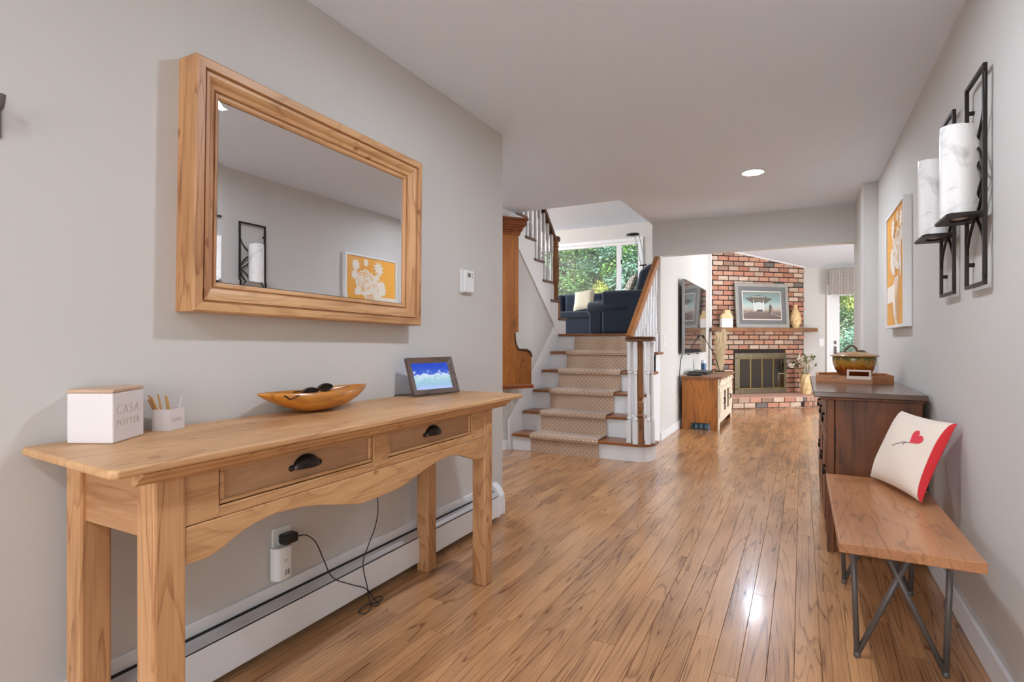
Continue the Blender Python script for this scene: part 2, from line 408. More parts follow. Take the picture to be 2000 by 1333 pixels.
# unseen side window, added so more light reaches the living room
e = bpy.data.objects.new('added_window', None); C.objects.link(e); put(e, (-9.2, 8.6, 1.9), None); e['kind'] = 'structure'
m = MB(); m.box(-9.3, -9.24, 6.9, 10.3, 3.24, 3.3); m.box(-9.3, -9.24, 6.9, 10.3, 1.9, 1.96); m.box(-9.3, -9.24, 6.9, 6.96, 1.96, 3.24); m.box(-9.3, -9.24, 10.24, 10.3, 1.96, 3.24); m.box(-9.3, -9.24, 8.57, 8.63, 1.96, 3.24)
m.build('window_frame', M_white, e); box('window_pane', glass(), e, -9.275, -9.27, 6.96, 10.24, 1.96, 3.24, 0)
# unseen sliding door, added to bring light into the family room
e = bpy.data.objects.new('added_door', None); C.objects.link(e); put(e, (3.1, 7.9, 0), None); e['kind'] = 'structure'
m = MB(); m.box(3.14, 3.2, 6.9, 8.9, 2.02, 2.1); m.box(3.14, 3.2, 6.9, 8.9, 0, .1); m.box(3.14, 3.2, 6.9, 6.98, .1, 2.02); m.box(3.14, 3.2, 8.82, 8.9, .1, 2.02); m.box(3.14, 3.2, 7.85, 7.95, .1, 2.02)
m.build('door_frame', M_white, e); box('door_pane', glass(), e, 3.165, 3.17, 6.98, 8.82, .1, 2.02, 0)
# unseen entrance, glazed to add fill light: door leaf between two side lights
e = bpy.data.objects.new('door_3', None); C.objects.link(e); put(e, (-.55, -2.3, 0), None); e['kind'] = 'structure'
m = MB(); m.box(-1.45, .35, -2.36, -2.28, 2.04, 2.1)
for x in (-1.45, -1.05, -.11, .29): m.box(x, x+.06, -2.36, -2.28, 0, 2.04)
m.build('door_frame', M_white, e)
m = MB(); m.box(-.99, -.11, -2.35, -2.30, 0, .75); m.box(-.99, -.85, -2.35, -2.30, .75, 2.04); m.box(-.25, -.11, -2.35, -2.30, .75, 2.04); m.box(-.85, -.25, -2.35, -2.30, 1.9, 2.04)
m.build('door_leaf', plain('door_paint', (60, 74, 84), .4), e)
for a, b_ in ((-1.39, -1.05), (-.05, .29)): box('door_pane', glass(), e, a, b_, -2.325, -2.32, 0.02, 2.04, 0)
box('door_pane', glass(), e, -.85, -.25, -2.325, -2.32, .75, 1.9, 0)
# garden door seen beside the fireplace
d1 = bpy.data.objects.new('door_1', None); C.objects.link(d1); put(d1, (.93, 11.3, 0), None); d1['kind'] = 'structure'
m = MB(); m.box(.40, .46, 11.27, 11.3, 0, 2.05); m.box(1.40, 1.46, 11.27, 11.3, 0, 2.05); m.box(.40, 1.46, 11.27, 11.3, 2.051, 2.12)
m.build('door_casing', M_white, d1, bevel=.003)
m = MB(); m.box(.46, .60, 11.31, 11.36, 0, 2.05); m.box(1.26, 1.40, 11.31, 11.36, 0, 2.05); m.box(.60, 1.26, 11.31, 11.36, 0, .26); m.box(.60, 1.26, 11.31, 11.36, 1.92, 2.05)
m.build('door_leaf', M_white, d1, bevel=.004)
box('door_pane', glass(), d1, .60, 1.26, 11.332, 11.338, .26, 1.92, 0)
m = MB(); m.box(.515, .555, 11.295, 11.31, .80, 1.02); m.tube([(.535, 11.30, .9), (.535, 11.25, .9), (.56, 11.245, .9), (.66, 11.245, .88)], .011)
m.build('door_handle', M_gun, d1, smooth=False, bevel=.002)
box('door_bolt', M_gun, d1, .52, .55, 11.29, 11.31, 1.06, 1.12)

# ================================================================= STAIRS
N1 = 6
ZT = [.17+.206*k for k in range(N1)]; YT = [4.97+.242*k for k in range(N1)]
st = thing('staircase', 'short white staircase with brown treads leading up to the blue sofa', 'staircase', (-2.0, 5.0, 0))
XA, XB = -2.635, -1.36
for k in range(N1):
    y0 = YT[k]; y1 = (YT[k+1]+.03) if k < N1-1 else y0+.06
    z = ZT[k]; zb = 0 if k == 0 else ZT[k-1]
    xb = XB if k else -1.20
    # riser (the first one ends in a curve)
    if k == 0:
        pts = [(XA, y0+.03)]+[(-1.36+.14*math.sin(a), y0+.03+.14*(1-math.cos(a))) for a in [i*PI/2/8 for i in range(9)]]+[(-1.22, y1), (XA, y1)]
        MB().prism(pts, 0, z-.028, 'Z').build('riser', M_white, st, bevel=.002)
        pts = [(XA+.012, y0)]+[(-1.36+.17*math.sin(a), y0+.17*(1-math.cos(a))) for a in [i*PI/2/8 for i in range(9)]]+[(-1.19, y1), (XA+.012, y1)]
        MB().prism(pts, z-.028, z, 'Z').build('tread', M_tread, st, bevel=.008)
    else:
        if k < N1-1: MB().box(XA, XB-.031, y0+.03, min(y1, 6.188), 0 if k < 2 else zb-.25, z-.028).build('riser', M_white, st)
        else: MB().box(XA, -1.482, y0+.03, y0+.05, zb-.03, z-.028).build('riser', M_white, st)
        xe = XB if k < N1-1 else -1.485
        MB().box(XA+.012, xe, y0, y1, z-.028, z).build('tread', M_tread, st, bevel=.008)
# closing side panel below the open end
MB().prism([(5.2, 0), (6.19, 0), (6.19, .97)]+[p for k in range(4, 0, -1) for p in ((YT[k]+.03, ZT[k]-.03), (YT[k]+.03, ZT[k-1]-.03))], -1.41, -1.392, 'X').build('stringer', M_white, st)
# skirt board against the stair wall
MB().prism([(4.93, 0), (5.25, 0), (6.42, 1.0), (6.42, 1.36), (6.16, 1.36), (4.93, .30)], -2.65, -2.6345, 'X').build('skirt_board', M_white, st, bevel=.003)
def baluster(name, h, parent, loc, proto={}):
    """square blocks with a turned middle; one mesh, stretched to height"""
    if 'o' not in proto:
        m = MB(); a = .021
        m.box(-a, a, -a, a, 0, .22); m.lathe([(.012, .22), (.021, .235), (.021, .25), (.013, .26), (.019, .30), (.0165, .4), (.0135, .62), (.012, .68), (.018, .695), (.012, .71), (.016, .72)], 12)
        m.box(-.016, .016, -.016, .016, .72, 1.0)
        me = bpy.data.meshes.new('baluster'); me.from_pydata(m.v, [], m.f); me.materials.append(M_white); me.update(); proto['o'] = me
    o = bpy.data.objects.new('baluster', proto['o']); C.objects.link(o); put(o, loc, parent)
    o.scale = (1, 1, h); return o
def railz(y): return 1.16+(y-5.08)*.765
for k in range(1, N1-1):
    for q in (.055, .175):
        y = YT[k]+q; baluster('baluster', railz(y)-.03-ZT[k], st, (-1.43, y, ZT[k]))
for a in (-150, -100, 150, 95, 20, -35):
    r = math.radians(a); x, y = -1.325+.105*math.cos(r), 5.075+.105*math.sin(r)
    baluster('baluster', 1.105-ZT[0], st, (x, y, ZT[0]))
baluster('baluster', railz(5.18)-.03-ZT[0], st, (-1.43, 5.185, ZT[0]))
# newel post
m = MB(); m.box(-.034, .034, -.034, .034, 0, .24)
m.lathe([(.02, .24), (.036, .25), (.036, .262), (.022, .275), (.034, .30), (.037, .34), (.032, .38), (.021, .395), (.03, .41), (.038, .43), (.036, .56), (.03, .80), (.027, .88), (.034, .89), (.034, .905), (.022, .915), (.024, .945)], 20)
m.xform(Matrix.Translation((-1.32, 5.03, ZT[0]))); m.build('newel_post', M_newel, st, smooth=False, bevel=.003)
m = MB(); m.lathe([(.09, 1.108), (.125, 1.112), (.142, 1.120), (.142, 1.132), (.130, 1.138), (.140, 1.146), (.132, 1.156), (.02, 1.158)], 32, c=(-1.325, 5.07, 0), sx=1, sy=1)
m.build('rail_volute', M_treadY, st, smooth=False)
def rail(name, p0, p1, parent, mat, w=.032, h=.03):
    d = (Vector(p1)-Vector(p0)); Ln = d.length; d.normalize(); s = d.cross(Vector((0, 0, 1))); s.normalize(); up = s.cross(d)
    pr = [(-w, -h), (w, -h), (w*.8, -.2*h), (w, .3*h), (w*.7, h), (-w*.7, h), (-w, .3*h), (-w*.8, -.2*h)]
    vs = [Vector(p0)+s*a+up*b for a, b in pr]+[Vector(p1)+s*a+up*b for a, b in pr]; n = 8
    fs = [tuple(range(n))[::-1], tuple(range(n, 2*n))]+[(i, (i+1) % n, n+(i+1) % n, n+i) for i in range(n)]
    return MB().add(vs, fs).build(name, mat, parent, bevel=.003)
rail('handrail', (-1.43, 5.06, 1.145), (-1.43, 6.19, railz(6.19)+.03), st, M_rail)
# ---- stair runner carpet with a dotted weave
m, nt, b = newmat('runner_weave'); L = nt.links.new
uv = nt.nodes.new('ShaderNodeUVMap'); sep = nt.nodes.new('ShaderNodeSeparateXYZ'); L(uv.outputs[0], sep.inputs[0])
def dots(ox, oy):
    r = []
    for i, o_ in ((0, ox), (1, oy)):
        q = math_node(nt, 'MULTIPLY', sep.outputs[i], 1/.046); q = math_node(nt, 'ADD', q, o_); q = math_node(nt, 'FRACT', q); q = math_node(nt, 'SUBTRACT', q, .5); r.append(math_node(nt, 'ABSOLUTE', q))
    q = math_node(nt, 'ADD', r[0], r[1]); return math_node(nt, 'LESS_THAN', q, .17)
dd = math_node(nt, 'MAXIMUM', dots(0, 0), dots(.5, .5))
mix = nt.nodes.new('ShaderNodeMix'); mix.data_type = 'RGBA'; L(dd, mix.inputs[0])
mix.inputs[6].default_value = (*lin((188, 158, 134)), 1); mix.inputs[7].default_value = (*lin((226, 206, 180)), 1)
L(mix.outputs[2], b.inputs['Base Color']); b.inputs['Roughness'].default_value = .95; b.inputs['Sheen Weight'].default_value = .3
tc = nt.nodes.new('ShaderNodeTexCoord'); nz = nt.nodes.new('ShaderNodeTexNoise'); nz.inputs['Scale'].default_value = 300; L(tc.outputs['Object'], nz.inputs[0])
bp = nt.nodes.new('ShaderNodeBump'); bp.inputs['Strength'].default_value = .5; bp.inputs['Distance'].default_value = .003; L(nz.outputs[0], bp.inputs['Height']); L(bp.outputs[0], b.inputs['Normal'])
M_runner = m
path = [(YT[0]+.018, 0.0)]
for k in range(N1-1):
    y, z = YT[k], ZT[k]
    path += [(y+.018, z-.04), (y+.004, z-.036), (y-.012, z-.030), (y-.016, z-.012), (y-.010, z+.006), (y+.01, z+.012), (YT[k+1]+.012, z+.012)]
path += [(YT[-1]+.018, ZT[-1]-.035)]
vs, fs, us = [], [], []; s_ = 0; RX0, RX1 = -2.415, -1.70; NXS = 2
for i, (y, z) in enumerate(path):
    if i: s_ += math.hypot(y-path[i-1][0], z-path[i-1][1])
    for x in (RX0, RX1): vs.append((x, y, z)); us.append((x, s_))
fs = [(2*i, 2*i+1, 2*i+3, 2*i+2) for i in range(len(path)-1)]
me = bpy.data.meshes.new('stair_runner'); me.from_pydata([(v[0]+2.05, v[1]-5.0, v[2]) for v in vs], [], fs); me.materials.append(M_runner)
ul = me.uv_layers.new(name='UVMap')
for lp in me.loops: ul.data[lp.index].uv = us[lp.vertex_index]
me.update(); o = bpy.data.objects.new('stair_runner', me); C.objects.link(o); put(o, (-2.05, 5.0, 0), None)
sm = o.modifiers.new('solid', 'SOLIDIFY'); sm.thickness = .011; sm.offset = 0
tag(o, 'beige carpet runner with small pale dots covering the white stairs', 'carpet')

# ---- upper flight, climbing back towards the hall
s2 = thing('staircase', 'upper stair flight with dark treads and white spindles seen from below', 'staircase', (-2.7, 6.4, 1.2))
Z2 = [1.40+.2135*k for k in range(10)]; Y2 = [6.45-.228*k for k in range(10)]
for k in range(10):
    z, y = Z2[k], Y2[k]
    MB().box(-3.64, -2.615, y-.25, y+.02, z-.028, z).build('tread', M_treadY, s2, bevel=.009)
    MB().box(-3.64, -2.652, y-.24, y-.003, z-.21, z-.029).build('riser', M_white, s2)
pts = [(6.62, 1.2), (6.45, 1.2)]
pts = [(Y2[0]-.004, 1.2)]
for k in range(10):
    pts += [(Y2[k]-.004, Z2[k]-.03), (Y2[k]-.232, Z2[k]-.03)]
pts += [(Y2[9]-.232, 2.9), (6.22, 1.2)]
MB().prism(pts, -2.653, -2.632, 'X').build('stringer', M_white, s2)
def railz2(y): return 2.30+(6.2-y)*.93
for k in range(1, 10):
    for q in (.06, .17):
        y = Y2[k]-q+.02
        if k == 1 and q == .06: continue
        baluster('baluster', railz2(y)-.02-Z2[k], s2, (-2.665, y, Z2[k]))
m = MB(); m.lathe([(.03, 0), (.042, .012), (.036, .03), (.024, .045), (.032, .07), (.04, .12), (.034, .16), (.026, .18), (.036, .20), (.045, .24), (.044, .45), (.036, .60), (.032, .64), (.042, .655), (.034, .67), (.036, .74)], 18, c=(-2.66, 6.185, Z2[1]))
m.build('newel_post', M_newel, s2, smooth=False)
box('newel_base', M_newel, s2, -2.69, -2.63, 6.20, 6.27, Z2[0], Z2[1]-.03)
rail('handrail', (-2.665, 6.1, railz2(6.1)+.02), (-2.665, 4.4, railz2(4.4)+.02), s2, M_treadY)
MB().tube([(-2.66, 6.20, 2.36), (-2.66, 6.15, 2.365), (-2.665, 6.09, railz2(6.1)+.03), (-2.665, 6.0, railz2(6.0)+.02)], .032, 10).build('rail_easing', M_treadY, s2, smooth=True)
MB().lathe([(.045, 2.335), (.05, 2.35), (.05, 2.38), (.04, 2.395), (.005, 2.4)], 18, c=(-2.66, 6.205, 0)).build('rail_volute', M_treadY, s2)

# ================================================================= LONG CLOCK CASE ON THE CORNER WALL
Cc = Vector((-2.634, 4.829, 0))
ck = thing('wall_clock', 'tall oak clock case with moulded crown hanging beside the white stairs', 'clock case', (Cc.x, Cc.y, .63))
RM = Matrix(((u50.x, -n50.x, 0, Cc.x), (u50.y, -n50.y, 0, Cc.y), (0, 0, 1, 0), (0, 0, 0, 1)))   # local x along the face, local y into the wall
def cpart(m, name, mat, bevel=.003): m.xform(RM); return m.build(name, mat, ck, bevel=bevel)
cpart(MB().box(-.112, .112, 0, .115, .66, 2.2), 'trunk', M_clock)
for s_ in (-1, 1):
    cpart(MB().box(s_*.114, s_*.157, .004, .115, 1.203, 2.2), 'side_stile', M_clock)
    pr = [(s_*.112, .66), (s_*.30, .66), (s_*.30, .93), (s_*.295, .965), (s_*.275, 1.0), (s_*.245, 1.02), (s_*.165, 1.022), (s_*.15, 1.035), (s_*.128, 1.075), (s_*.118, 1.12), (s_*.114, 1.2), (s_*.112, 1.2)]
    cpart(MB().prism([(p[0], p[1]) for p in pr], .006, .115, 'Y'), 'base_scroll', M_clock)
    pr2 = [(.308, .95), (.305, .98), (.285, 1.015), (.25, 1.034), (.165, 1.036), (.155, 1.045), (.137, 1.08), (.127, 1.12), (.122, 1.2), (.112, 1.2), (.118, 1.12), (.128, 1.075), (.15, 1.028), (.165, 1.018), (.245, 1.016), (.275, .995), (.293, .965), (.297, .95)]
    cpart(MB().prism([(s_*p[0], p[1]) for p in pr2], -.006, .11, 'Y'), 'scroll_moulding', plain('dark_moulding', (66, 44, 30), .4))
cpart(MB().box(-.32, .32, -.012, .115, .632, .672), 'plinth', M_clockX, .006)
m = MB()
for w_, z0, z1 in ((.175, 2.185, 2.215), (.185, 2.215, 2.235), (.20, 2.235, 2.265), (.215, 2.265, 2.285), (.235, 2.285, 2.335), (.25, 2.335, 2.36)):
    m.box(-w_, w_, -(w_-.165)*.5, .115, z0, z1)
cpart(m, 'crown', M_clockX, .005)

# ================================================================= BASEBOARD HEATER (left wall)
ht = thing('baseboard_heater', 'long white baseboard heater running under the pine console table', 'heater', (-1.66, 1.0, 0))
y0, y1 = -1.2, 2.93
box('back_plate', M_metalwhite, ht, XL, XL+.012, y0, y1, .03, .228, .002)
MB().prism([(XL+.0345, .190), (XL+.05, .185), (XL+.0655, .173), (XL+.0655, .168), (XL+.0345, .182)], y0, y1, 'Y').build('damper', plain('heater_damper', (196, 196, 198), .3, metal=.3), ht)
box('front_panel', M_metalwhite, ht, XL+.06, XL+.066, y0, y1, .045, .162, .002)
box('slot_shade', M_gapdark, ht, XL+.013, XL+.034, y0, y1, .170, .1885, 0)  # black strip stands in for the shade inside the open slot
box('fin_core', M_gapdark, ht, XL+.012, XL+.055, y0, y1, .05, .166, 0)
MB().prism([(XL, .03), (XL+.06, .03), (XL+.072, .05), (XL+.072, .165), (XL+.05, .205), (XL+.02, .232), (XL, .232)], y1, y1+.06, 'Y').build('end_cap', M_metalwhite, ht, bevel=.004)

# ================================================================= CONSOLE TABLE
tb = thing('console_table', 'rustic pine console table with two drawers below the wooden mirror', 'console table', (-1.45, 1.52, 0))
ZTOP = .855
pts = [(-1.692, .645), (-1.683, .625), (-1.23, .592), (-1.213, .605), (-1.213, 2.415), (-1.23, 2.425), (-1.685, 2.425), (-1.692, 2.415)]
MB().prism(pts, ZTOP-.020, ZTOP, 'Z').build('table_top', M_pineY, tb, bevel=.006, seg=3)
MB().prism([(-1.217, .8345), (-1.262, .8345), (-1.262, .804), (-1.252, .804), (-1.246, .808), (-1.240, .812), (-1.238, .819), (-1.226, .824), (-1.222, .828)], .655, 2.30, 'Y').build('top_moulding', M_pineY, tb)
for (x0, x1) in ((-1.335, -1.265), (-1.652, -1.582)):
    for (ya, yb) in ((.702, .775), (2.138, 2.206)):
        box('leg', M_pineZ, tb, x0, x1, ya, yb, 0, .834, .007)
XF = -1.272
for a, b_ in ((.775, .861), (1.415, 1.486), (2.037, 2.138)): box('front_stile', M_pineZ if False else M_pineY, tb, XF-.02, XF, a, b_, .68, .829, .002)
box('front_rail', M_pineY, tb, XF-.02, XF-.001, .861, 2.037, .679, .706, .002)
box('front_rail', M_pineY, tb, XF-.02, XF-.001, .861, 2.037, .806, .829, .002)
crv = [(.775, .592), (.826, .589), (.86, .598), (.893, .613), (.93, .628), (.966, .637), (1.02, .643), (1.064, .641), (1.12, .636), (1.175, .626), (1.25, .607), (1.334, .588), (1.36, .583), (1.456, .585), (1.537, .588), (1.58, .595), (1.624, .606), (1.719, .629), (1.795, .641), (1.876, .645), (1.933, .637), (1.992, .615), (2.055, .594), (2.094, .588), (2.138, .588)]
MB().prism([(2.138, .678), (.775, .678)]+crv, XF-.022, XF+.002, 'X').build('scalloped_apron', M_pineY, tb, bevel=.002)
for ya, yb in ((.715, .74), (2.165, 2.19)): box('end_apron', M_pineX, tb, -1.582, -1.335, ya, yb, .665, .829, .002)
box('back_apron', M_pineY, tb, -1.645, -1.625, .775, 2.138, .665, .829, .002)
M_pull = plain('pull_bronze', (58, 50, 50), .35, metal=.8, var=.4, vscale=60)
for a, b_ in ((.865, 1.411), (1.490, 2.033)):
    dr = box('drawer', M_drawer, tb, XF-.03, XF-.012, a, b_, .709, .800, .001)
    for nm, q in (('drawer_moulding', (a, b_, .709, .7195)), ('drawer_moulding', (a, b_, .7905, .800)), ('drawer_moulding', (a, a+.014, .7195, .7905)), ('drawer_moulding', (b_-.014, b_, .7195, .7905))):
        box(nm, M_pineY, dr, XF-.012, XF-.004, *q, .003)
    box('drawer_shadow_gap', M_gapdark, dr, XF-.035, XF-.030, a-.004, b_+.004, .700, .808, 0)
    yc = (a+b_)/2; m = MB()
    m.grid(lambda u, v: (XF-.012+.028*math.sin(PI*u)*math.sin(v*PI/2), yc+.046*math.cos(PI*u), .748+.036*math.sin(PI*u)*math.cos(v*PI/2)), 20, 10)
    pu = m.build('cup_pull', M_pull, dr, smooth=True, solid=.0025)
    for s_ in (-1, 1):
        MB().lathe([(.009, 0), (.009, .003), (.004, .006), (.001, .007)], 12, c=(XF-.012, yc+s_*.051, .752), axis='X').build('pull_screw', M_pull, pu)

# ================================================================= WALL MIRROR
cy, cz = 1.572, 1.588; wM, hM = 1.118, .782
mr = thing('wall_mirror', 'large landscape mirror in a moulded pine frame above the console table', 'mirror', (-1.66, cy, cz-hM/2))
RT = Matrix.Translation((0, cy, cz)) @ Matrix.Rotation(math.radians(-.85), 4, 'X')
prof = [(0, 0), (0, .084), (.005, .088), (.030, .087), (.032, .072), (.036, .072), (.038, .081), (.048, .080), (.056, .074), (.064, .064), (.076, .060), (.078, .050), (.081, .050), (.084, .056), (.092, .055), (.098, .048), (.100, .038)]
def frame_side(i):
    W2, H2 = wM/2, hM/2
    cs = [(-W2, H2), (W2, H2), (W2, -H2), (-W2, -H2)]; dirs = [(1, -1), (-1, -1), (-1, 1), (1, 1)]
    a, b_ = i, (i+1) % 4; vs = []
    for (ins, dep) in prof+[(.100, 0)]:
        for c_ in (a, b_): vs.append((XL+dep, cs[c_][0]+dirs[c_][0]*ins, cs[c_][1]+dirs[c_][1]*ins))
    n = len(prof)+1
    fs = [(2*k, 2*k+1, 2*((k+1) % n)+1, 2*((k+1) % n)) for k in range(n)]+[tuple(2*k for k in range(n)), tuple(2*k+1 for k in range(n))[::-1]]
    return MB().add(vs, fs).xform(RT)
for i in range(4): frame_side(i).build('frame_rail', M_pineY if i in (0, 2) else M_pineZ, mr)
m_, nt, b = newmat('mirror_glass'); b.inputs['Base Color'].default_value = (.86, .86, .87, 1); b.inputs['Metallic'].default_value = 1; b.inputs['Roughness'].default_value = .0
iw, ih = wM/2-.100, hM/2-.100; bv = .016
vs = [(XL+.046, -iw, -ih), (XL+.046, iw, -ih), (XL+.046, iw, ih), (XL+.046, -iw, ih), (XL+.0463, -iw+bv, -ih+bv), (XL+.0463, iw-bv, -ih+bv), (XL+.0463, iw-bv, ih-bv), (XL+.0463, -iw+bv, ih-bv)]
MB().add(vs, [(4, 5, 6, 7), (0, 1, 5, 4), (1, 2, 6, 5), (2, 3, 7, 6), (3, 0, 4, 7)]).xform(RT).build('mirror_glass', m_, mr)

# ================================================================= THINGS ON THE CONSOLE TABLE
M_boxw = plain('white_box_lacquer', (226, 218, 216), .4)
M_boxlid = wood('box_lid_wood', (206, 174, 146), (170, 130, 104), 'Y', .5, ring=6, lines=.1)
M_letter = plain('engraved_lettering', (206, 192, 182), .6)
def text_on(body, size, origin, xdir, parent, spacing=1.25, mat=None):
    cu = bpy.data.curves.new('lettering', 'FONT'); cu.body = body; cu.size = size; cu.extrude = .0004; cu.space_character = spacing
    cu.materials.append(mat or M_letter); o = bpy.data.objects.new('lettering', cu); C.objects.link(o)
    x = Vector(xdir).normalized(); z = x.cross(Vector((0, 0, 1))); R = Matrix((x, Vector((0, 0, 1)), z)).transposed()
    bpy.context.view_layer.update(); ev = o.evaluated_get(bpy.context.evaluated_depsgraph_get())
    me = bpy.data.meshes.new_from_object(ev); bpy.data.objects.remove(o); me.materials.clear(); me.materials.append(mat or M_letter)
    o = bpy.data.objects.new('lettering', me); C.objects.link(o)
    put(o, Vector(origin)+z*.0006, parent, R); return o
A, B, Cq = Vector((-1.640, .70, 0)), Vector((-1.532, .752, 0)), Vector((-1.612, .868, 0))
gb = thing('storage_box', 'large white angular box with wooden lid reading CASA POTTER on console table', 'box', (-1.6, .78, ZTOP))
pl5 = [(A.x, A.y), (B.x, B.y), (Cq.x, Cq.y), (-1.688, .868), (-1.688, .74)]
MB().prism(pl5, ZTOP+.0005, ZTOP+.128, 'Z').build('box_body', M_boxw, gb, bevel=.004, seg=3)
MB().prism(pl5, ZTOP+.1285, ZTOP+.137, 'Z').build('lid', M_boxlid, gb, bevel=.002)
dv = (Cq-B); t0 = B+dv*.10
text_on('CASA', .034, (t0.x, t0.y, ZTOP+.072), dv, gb, 1.35); text_on('POTTER', .024, (t0.x, t0.y, ZTOP+.042), dv, gb, 1.3)
A2, B2, C2 = Vector((-1.652, .912, 0)), Vector((-1.606, .935, 0)), Vector((-1.634, .995, 0))
gs = thing('match_holder', 'small white angular pot holding wooden sticks beside the larger box', 'holder', (-1.64, .95, ZTOP))
pl6 = [(A2.x, A2.y), (B2.x, B2.y), (C2.x, C2.y), (-1.672, .99), (-1.678, .93)]
cx_ = sum(p[0] for p in pl6)/5; cy_ = sum(p[1] for p in pl6)/5
inn = [(cx_+(p[0]-cx_)*.86, cy_+(p[1]-cy_)*.86) for p in pl6]
m = MB(); z0, z1 = ZTOP+.0005, ZTOP+.062
vs = [(p[0], p[1], z0) for p in pl6]+[(p[0], p[1], z1) for p in pl6]+[(p[0], p[1], z1) for p in inn]+[(p[0], p[1], z0+.012) for p in inn]
fs = [(4, 3, 2, 1, 0)]+[(i, (i+1) % 5, 5+(i+1) % 5, 5+i) for i in range(5)]+[(5+i, 5+(i+1) % 5, 10+(i+1) % 5, 10+i) for i in range(5)]+[(10+i, 10+(i+1) % 5, 15+(i+1) % 5, 15+i) for i in range(5)]+[tuple(range(15, 20))]
m.add(vs, fs).build('pot', M_boxw, gs)
d2 = C2-B2; text_on('CASA', .015, (B2.x+d2.x*.15, B2.y+d2.y*.15, ZTOP+.026), d2, gs, 1.2)
M_stick = plain('wooden_stick', (204, 160, 100), .6); M_stickw = plain('clear_stick', (226, 222, 214), .4)
rs = random.Random(5)
for k in range(9):
    a = Vector((cx_+rs.uniform(-.010, .010), cy_+rs.uniform(-.014, .014), ZTOP+.016)); b_ = a+Vector((rs.uniform(-.012, .004), rs.uniform(-.042, -.012), .078+rs.uniform(-.006, .012)))
    so = MB().tube([a, b_], .0028, 6).build('wooden_stick', M_stick); tag(so, 'short pale wooden stick standing in the small white pot', 'stick', 'wooden sticks in the small pot')
so = MB().tube([(cx_+.012, cy_+.02, ZTOP+.016), (cx_+.006, cy_+.040, ZTOP+.098)], .0016, 6).build('pale_stick', M_stickw); tag(so, 'thin pale stick leaning out of the small white pot', 'stick')

# dough bowl shaped like a canoe
bw = thing('dough_bowl', 'long pointed canoe shaped wooden bowl in middle of the console table', 'bowl', (-1.60, 1.47, ZTOP))
def bowl_pt(u, v, inner):
    yy = -1+2*u; a = v*PI
    hw = .088*(1-abs(yy)**2.2)**.8+.001; ln = .255
    hh = .072*(1-max(0, abs(yy)-.25)**1.3*1.35)
    hh = max(hh, .006)
    t = .007 if inner else 0
    zrim = ZTOP+.074+.010*abs(yy)
    flat = math.sin(a)**.55
    zz = zrim-(hh-t)*flat; zz = max(zz, ZTOP+.0008+t)
    return (-1.595-math.cos(a)*(hw-t if hw > t else hw*.3), 1.47+yy*ln*(1 if not inner else .975), zz)
m = MB(); m.grid(lambda u, v: bowl_pt(u, v, False), 40, 16); m.grid(lambda u, v: bowl_pt(u, v, True), 40, 16)
nv = 41*17
for j in (0, 16):
    for i in range(40): m.f.append((j*41+i, j*41+i+1, nv+j*41+i+1, nv+j*41+i)); m.mi.append(0)
m.build('bowl_body', M_bowl, bw, smooth=True)
MB().tube([(-1.508, 1.25, ZTOP+.078), (-1.512, 1.262, ZTOP+.074), (-1.512, 1.275, ZTOP+.064), (-1.515, 1.29, ZTOP+.066), (-1.509, 1.31, ZTOP+.074)], .003, 6).build('bark_crack', plain('bark_dark', (70, 36, 16), .8), bw)
sg = thing('sunglasses', 'dark brown sunglasses resting inside the wooden canoe bowl', 'sunglasses', (-1.58, 1.44, ZTOP+.06))
M_shade = plain('tortoise_plastic', (44, 26, 18), .2); M_lens = plain('dark_lens', (38, 34, 28), .08)
for k, (yc, zc_) in enumerate(((1.405, .078), (1.475, .088))):
    pts = [(-1.56-.004*math.sin(a)*0, yc+.033*math.cos(a), ZTOP+zc_+.012*math.sin(a)) for a in [2*PI*i/20 for i in range(20)]]
    MB().tube(pts, .004, 8, closed=True).build('rim', M_shade, sg, smooth=True)
    MB().add([(p[0], p[1], p[2]) for p in pts], [tuple(range(20))]).build('lens', M_lens, sg, solid=.002)
MB().tube([(-1.56, 1.432, ZTOP+.083), (-1.558, 1.440, ZTOP+.087), (-1.56, 1.448, ZTOP+.09)], .003, 8).build('bridge', M_shade, sg)
MB().tube([(-1.56, 1.375, ZTOP+.08), (-1.60, 1.37, ZTOP+.078), (-1.65, 1.40, ZTOP+.062)], .003, 8).build('temple', M_shade, sg)
MB().tube([(-1.56, 1.505, ZTOP+.09), (-1.60, 1.51, ZTOP+.085), (-1.65, 1.49, ZTOP+.066)], .003, 8).build('temple', M_shade, sg)

# digital photo frame
df = thing('digital_photo_frame', 'brown digital photo frame with glowing blue picture on console table', 'photo frame', (-1.56, 2.17, ZTOP))
p0 = Vector((-1.585, 2.02, ZTOP)); xd = Vector((.062, .262, 0)); wF = .285; xd.normalize()
out = xd.cross(Vector((0, 0, 1))); til = math.radians(20); up = (Vector((0, 0, 1))*math.cos(til)-out*math.sin(til)); nn = xd.cross(up)
hF = .182
RF = Matrix(((xd.x, up.x, nn.x, p0.x), (xd.y, up.y, nn.y, p0.y), (xd.z, up.z, nn.z, p0.z+.004), (0, 0, 0, 1)))
M_frameb = wood('frame_dark_wood', (112, 92, 80), (64, 50, 44), 'Y', .5, ring=10)
def fr_bar(pts4, z0=.010, z1=.004):
    # outer edge raised, inner edge sunk
    return pts4
o4 = [(0, 0), (wF, 0), (wF, hF), (0, hF)]; i4 = [(.030, .026), (wF-.030, .026), (wF-.030, hF-.026), (.030, hF-.026)]
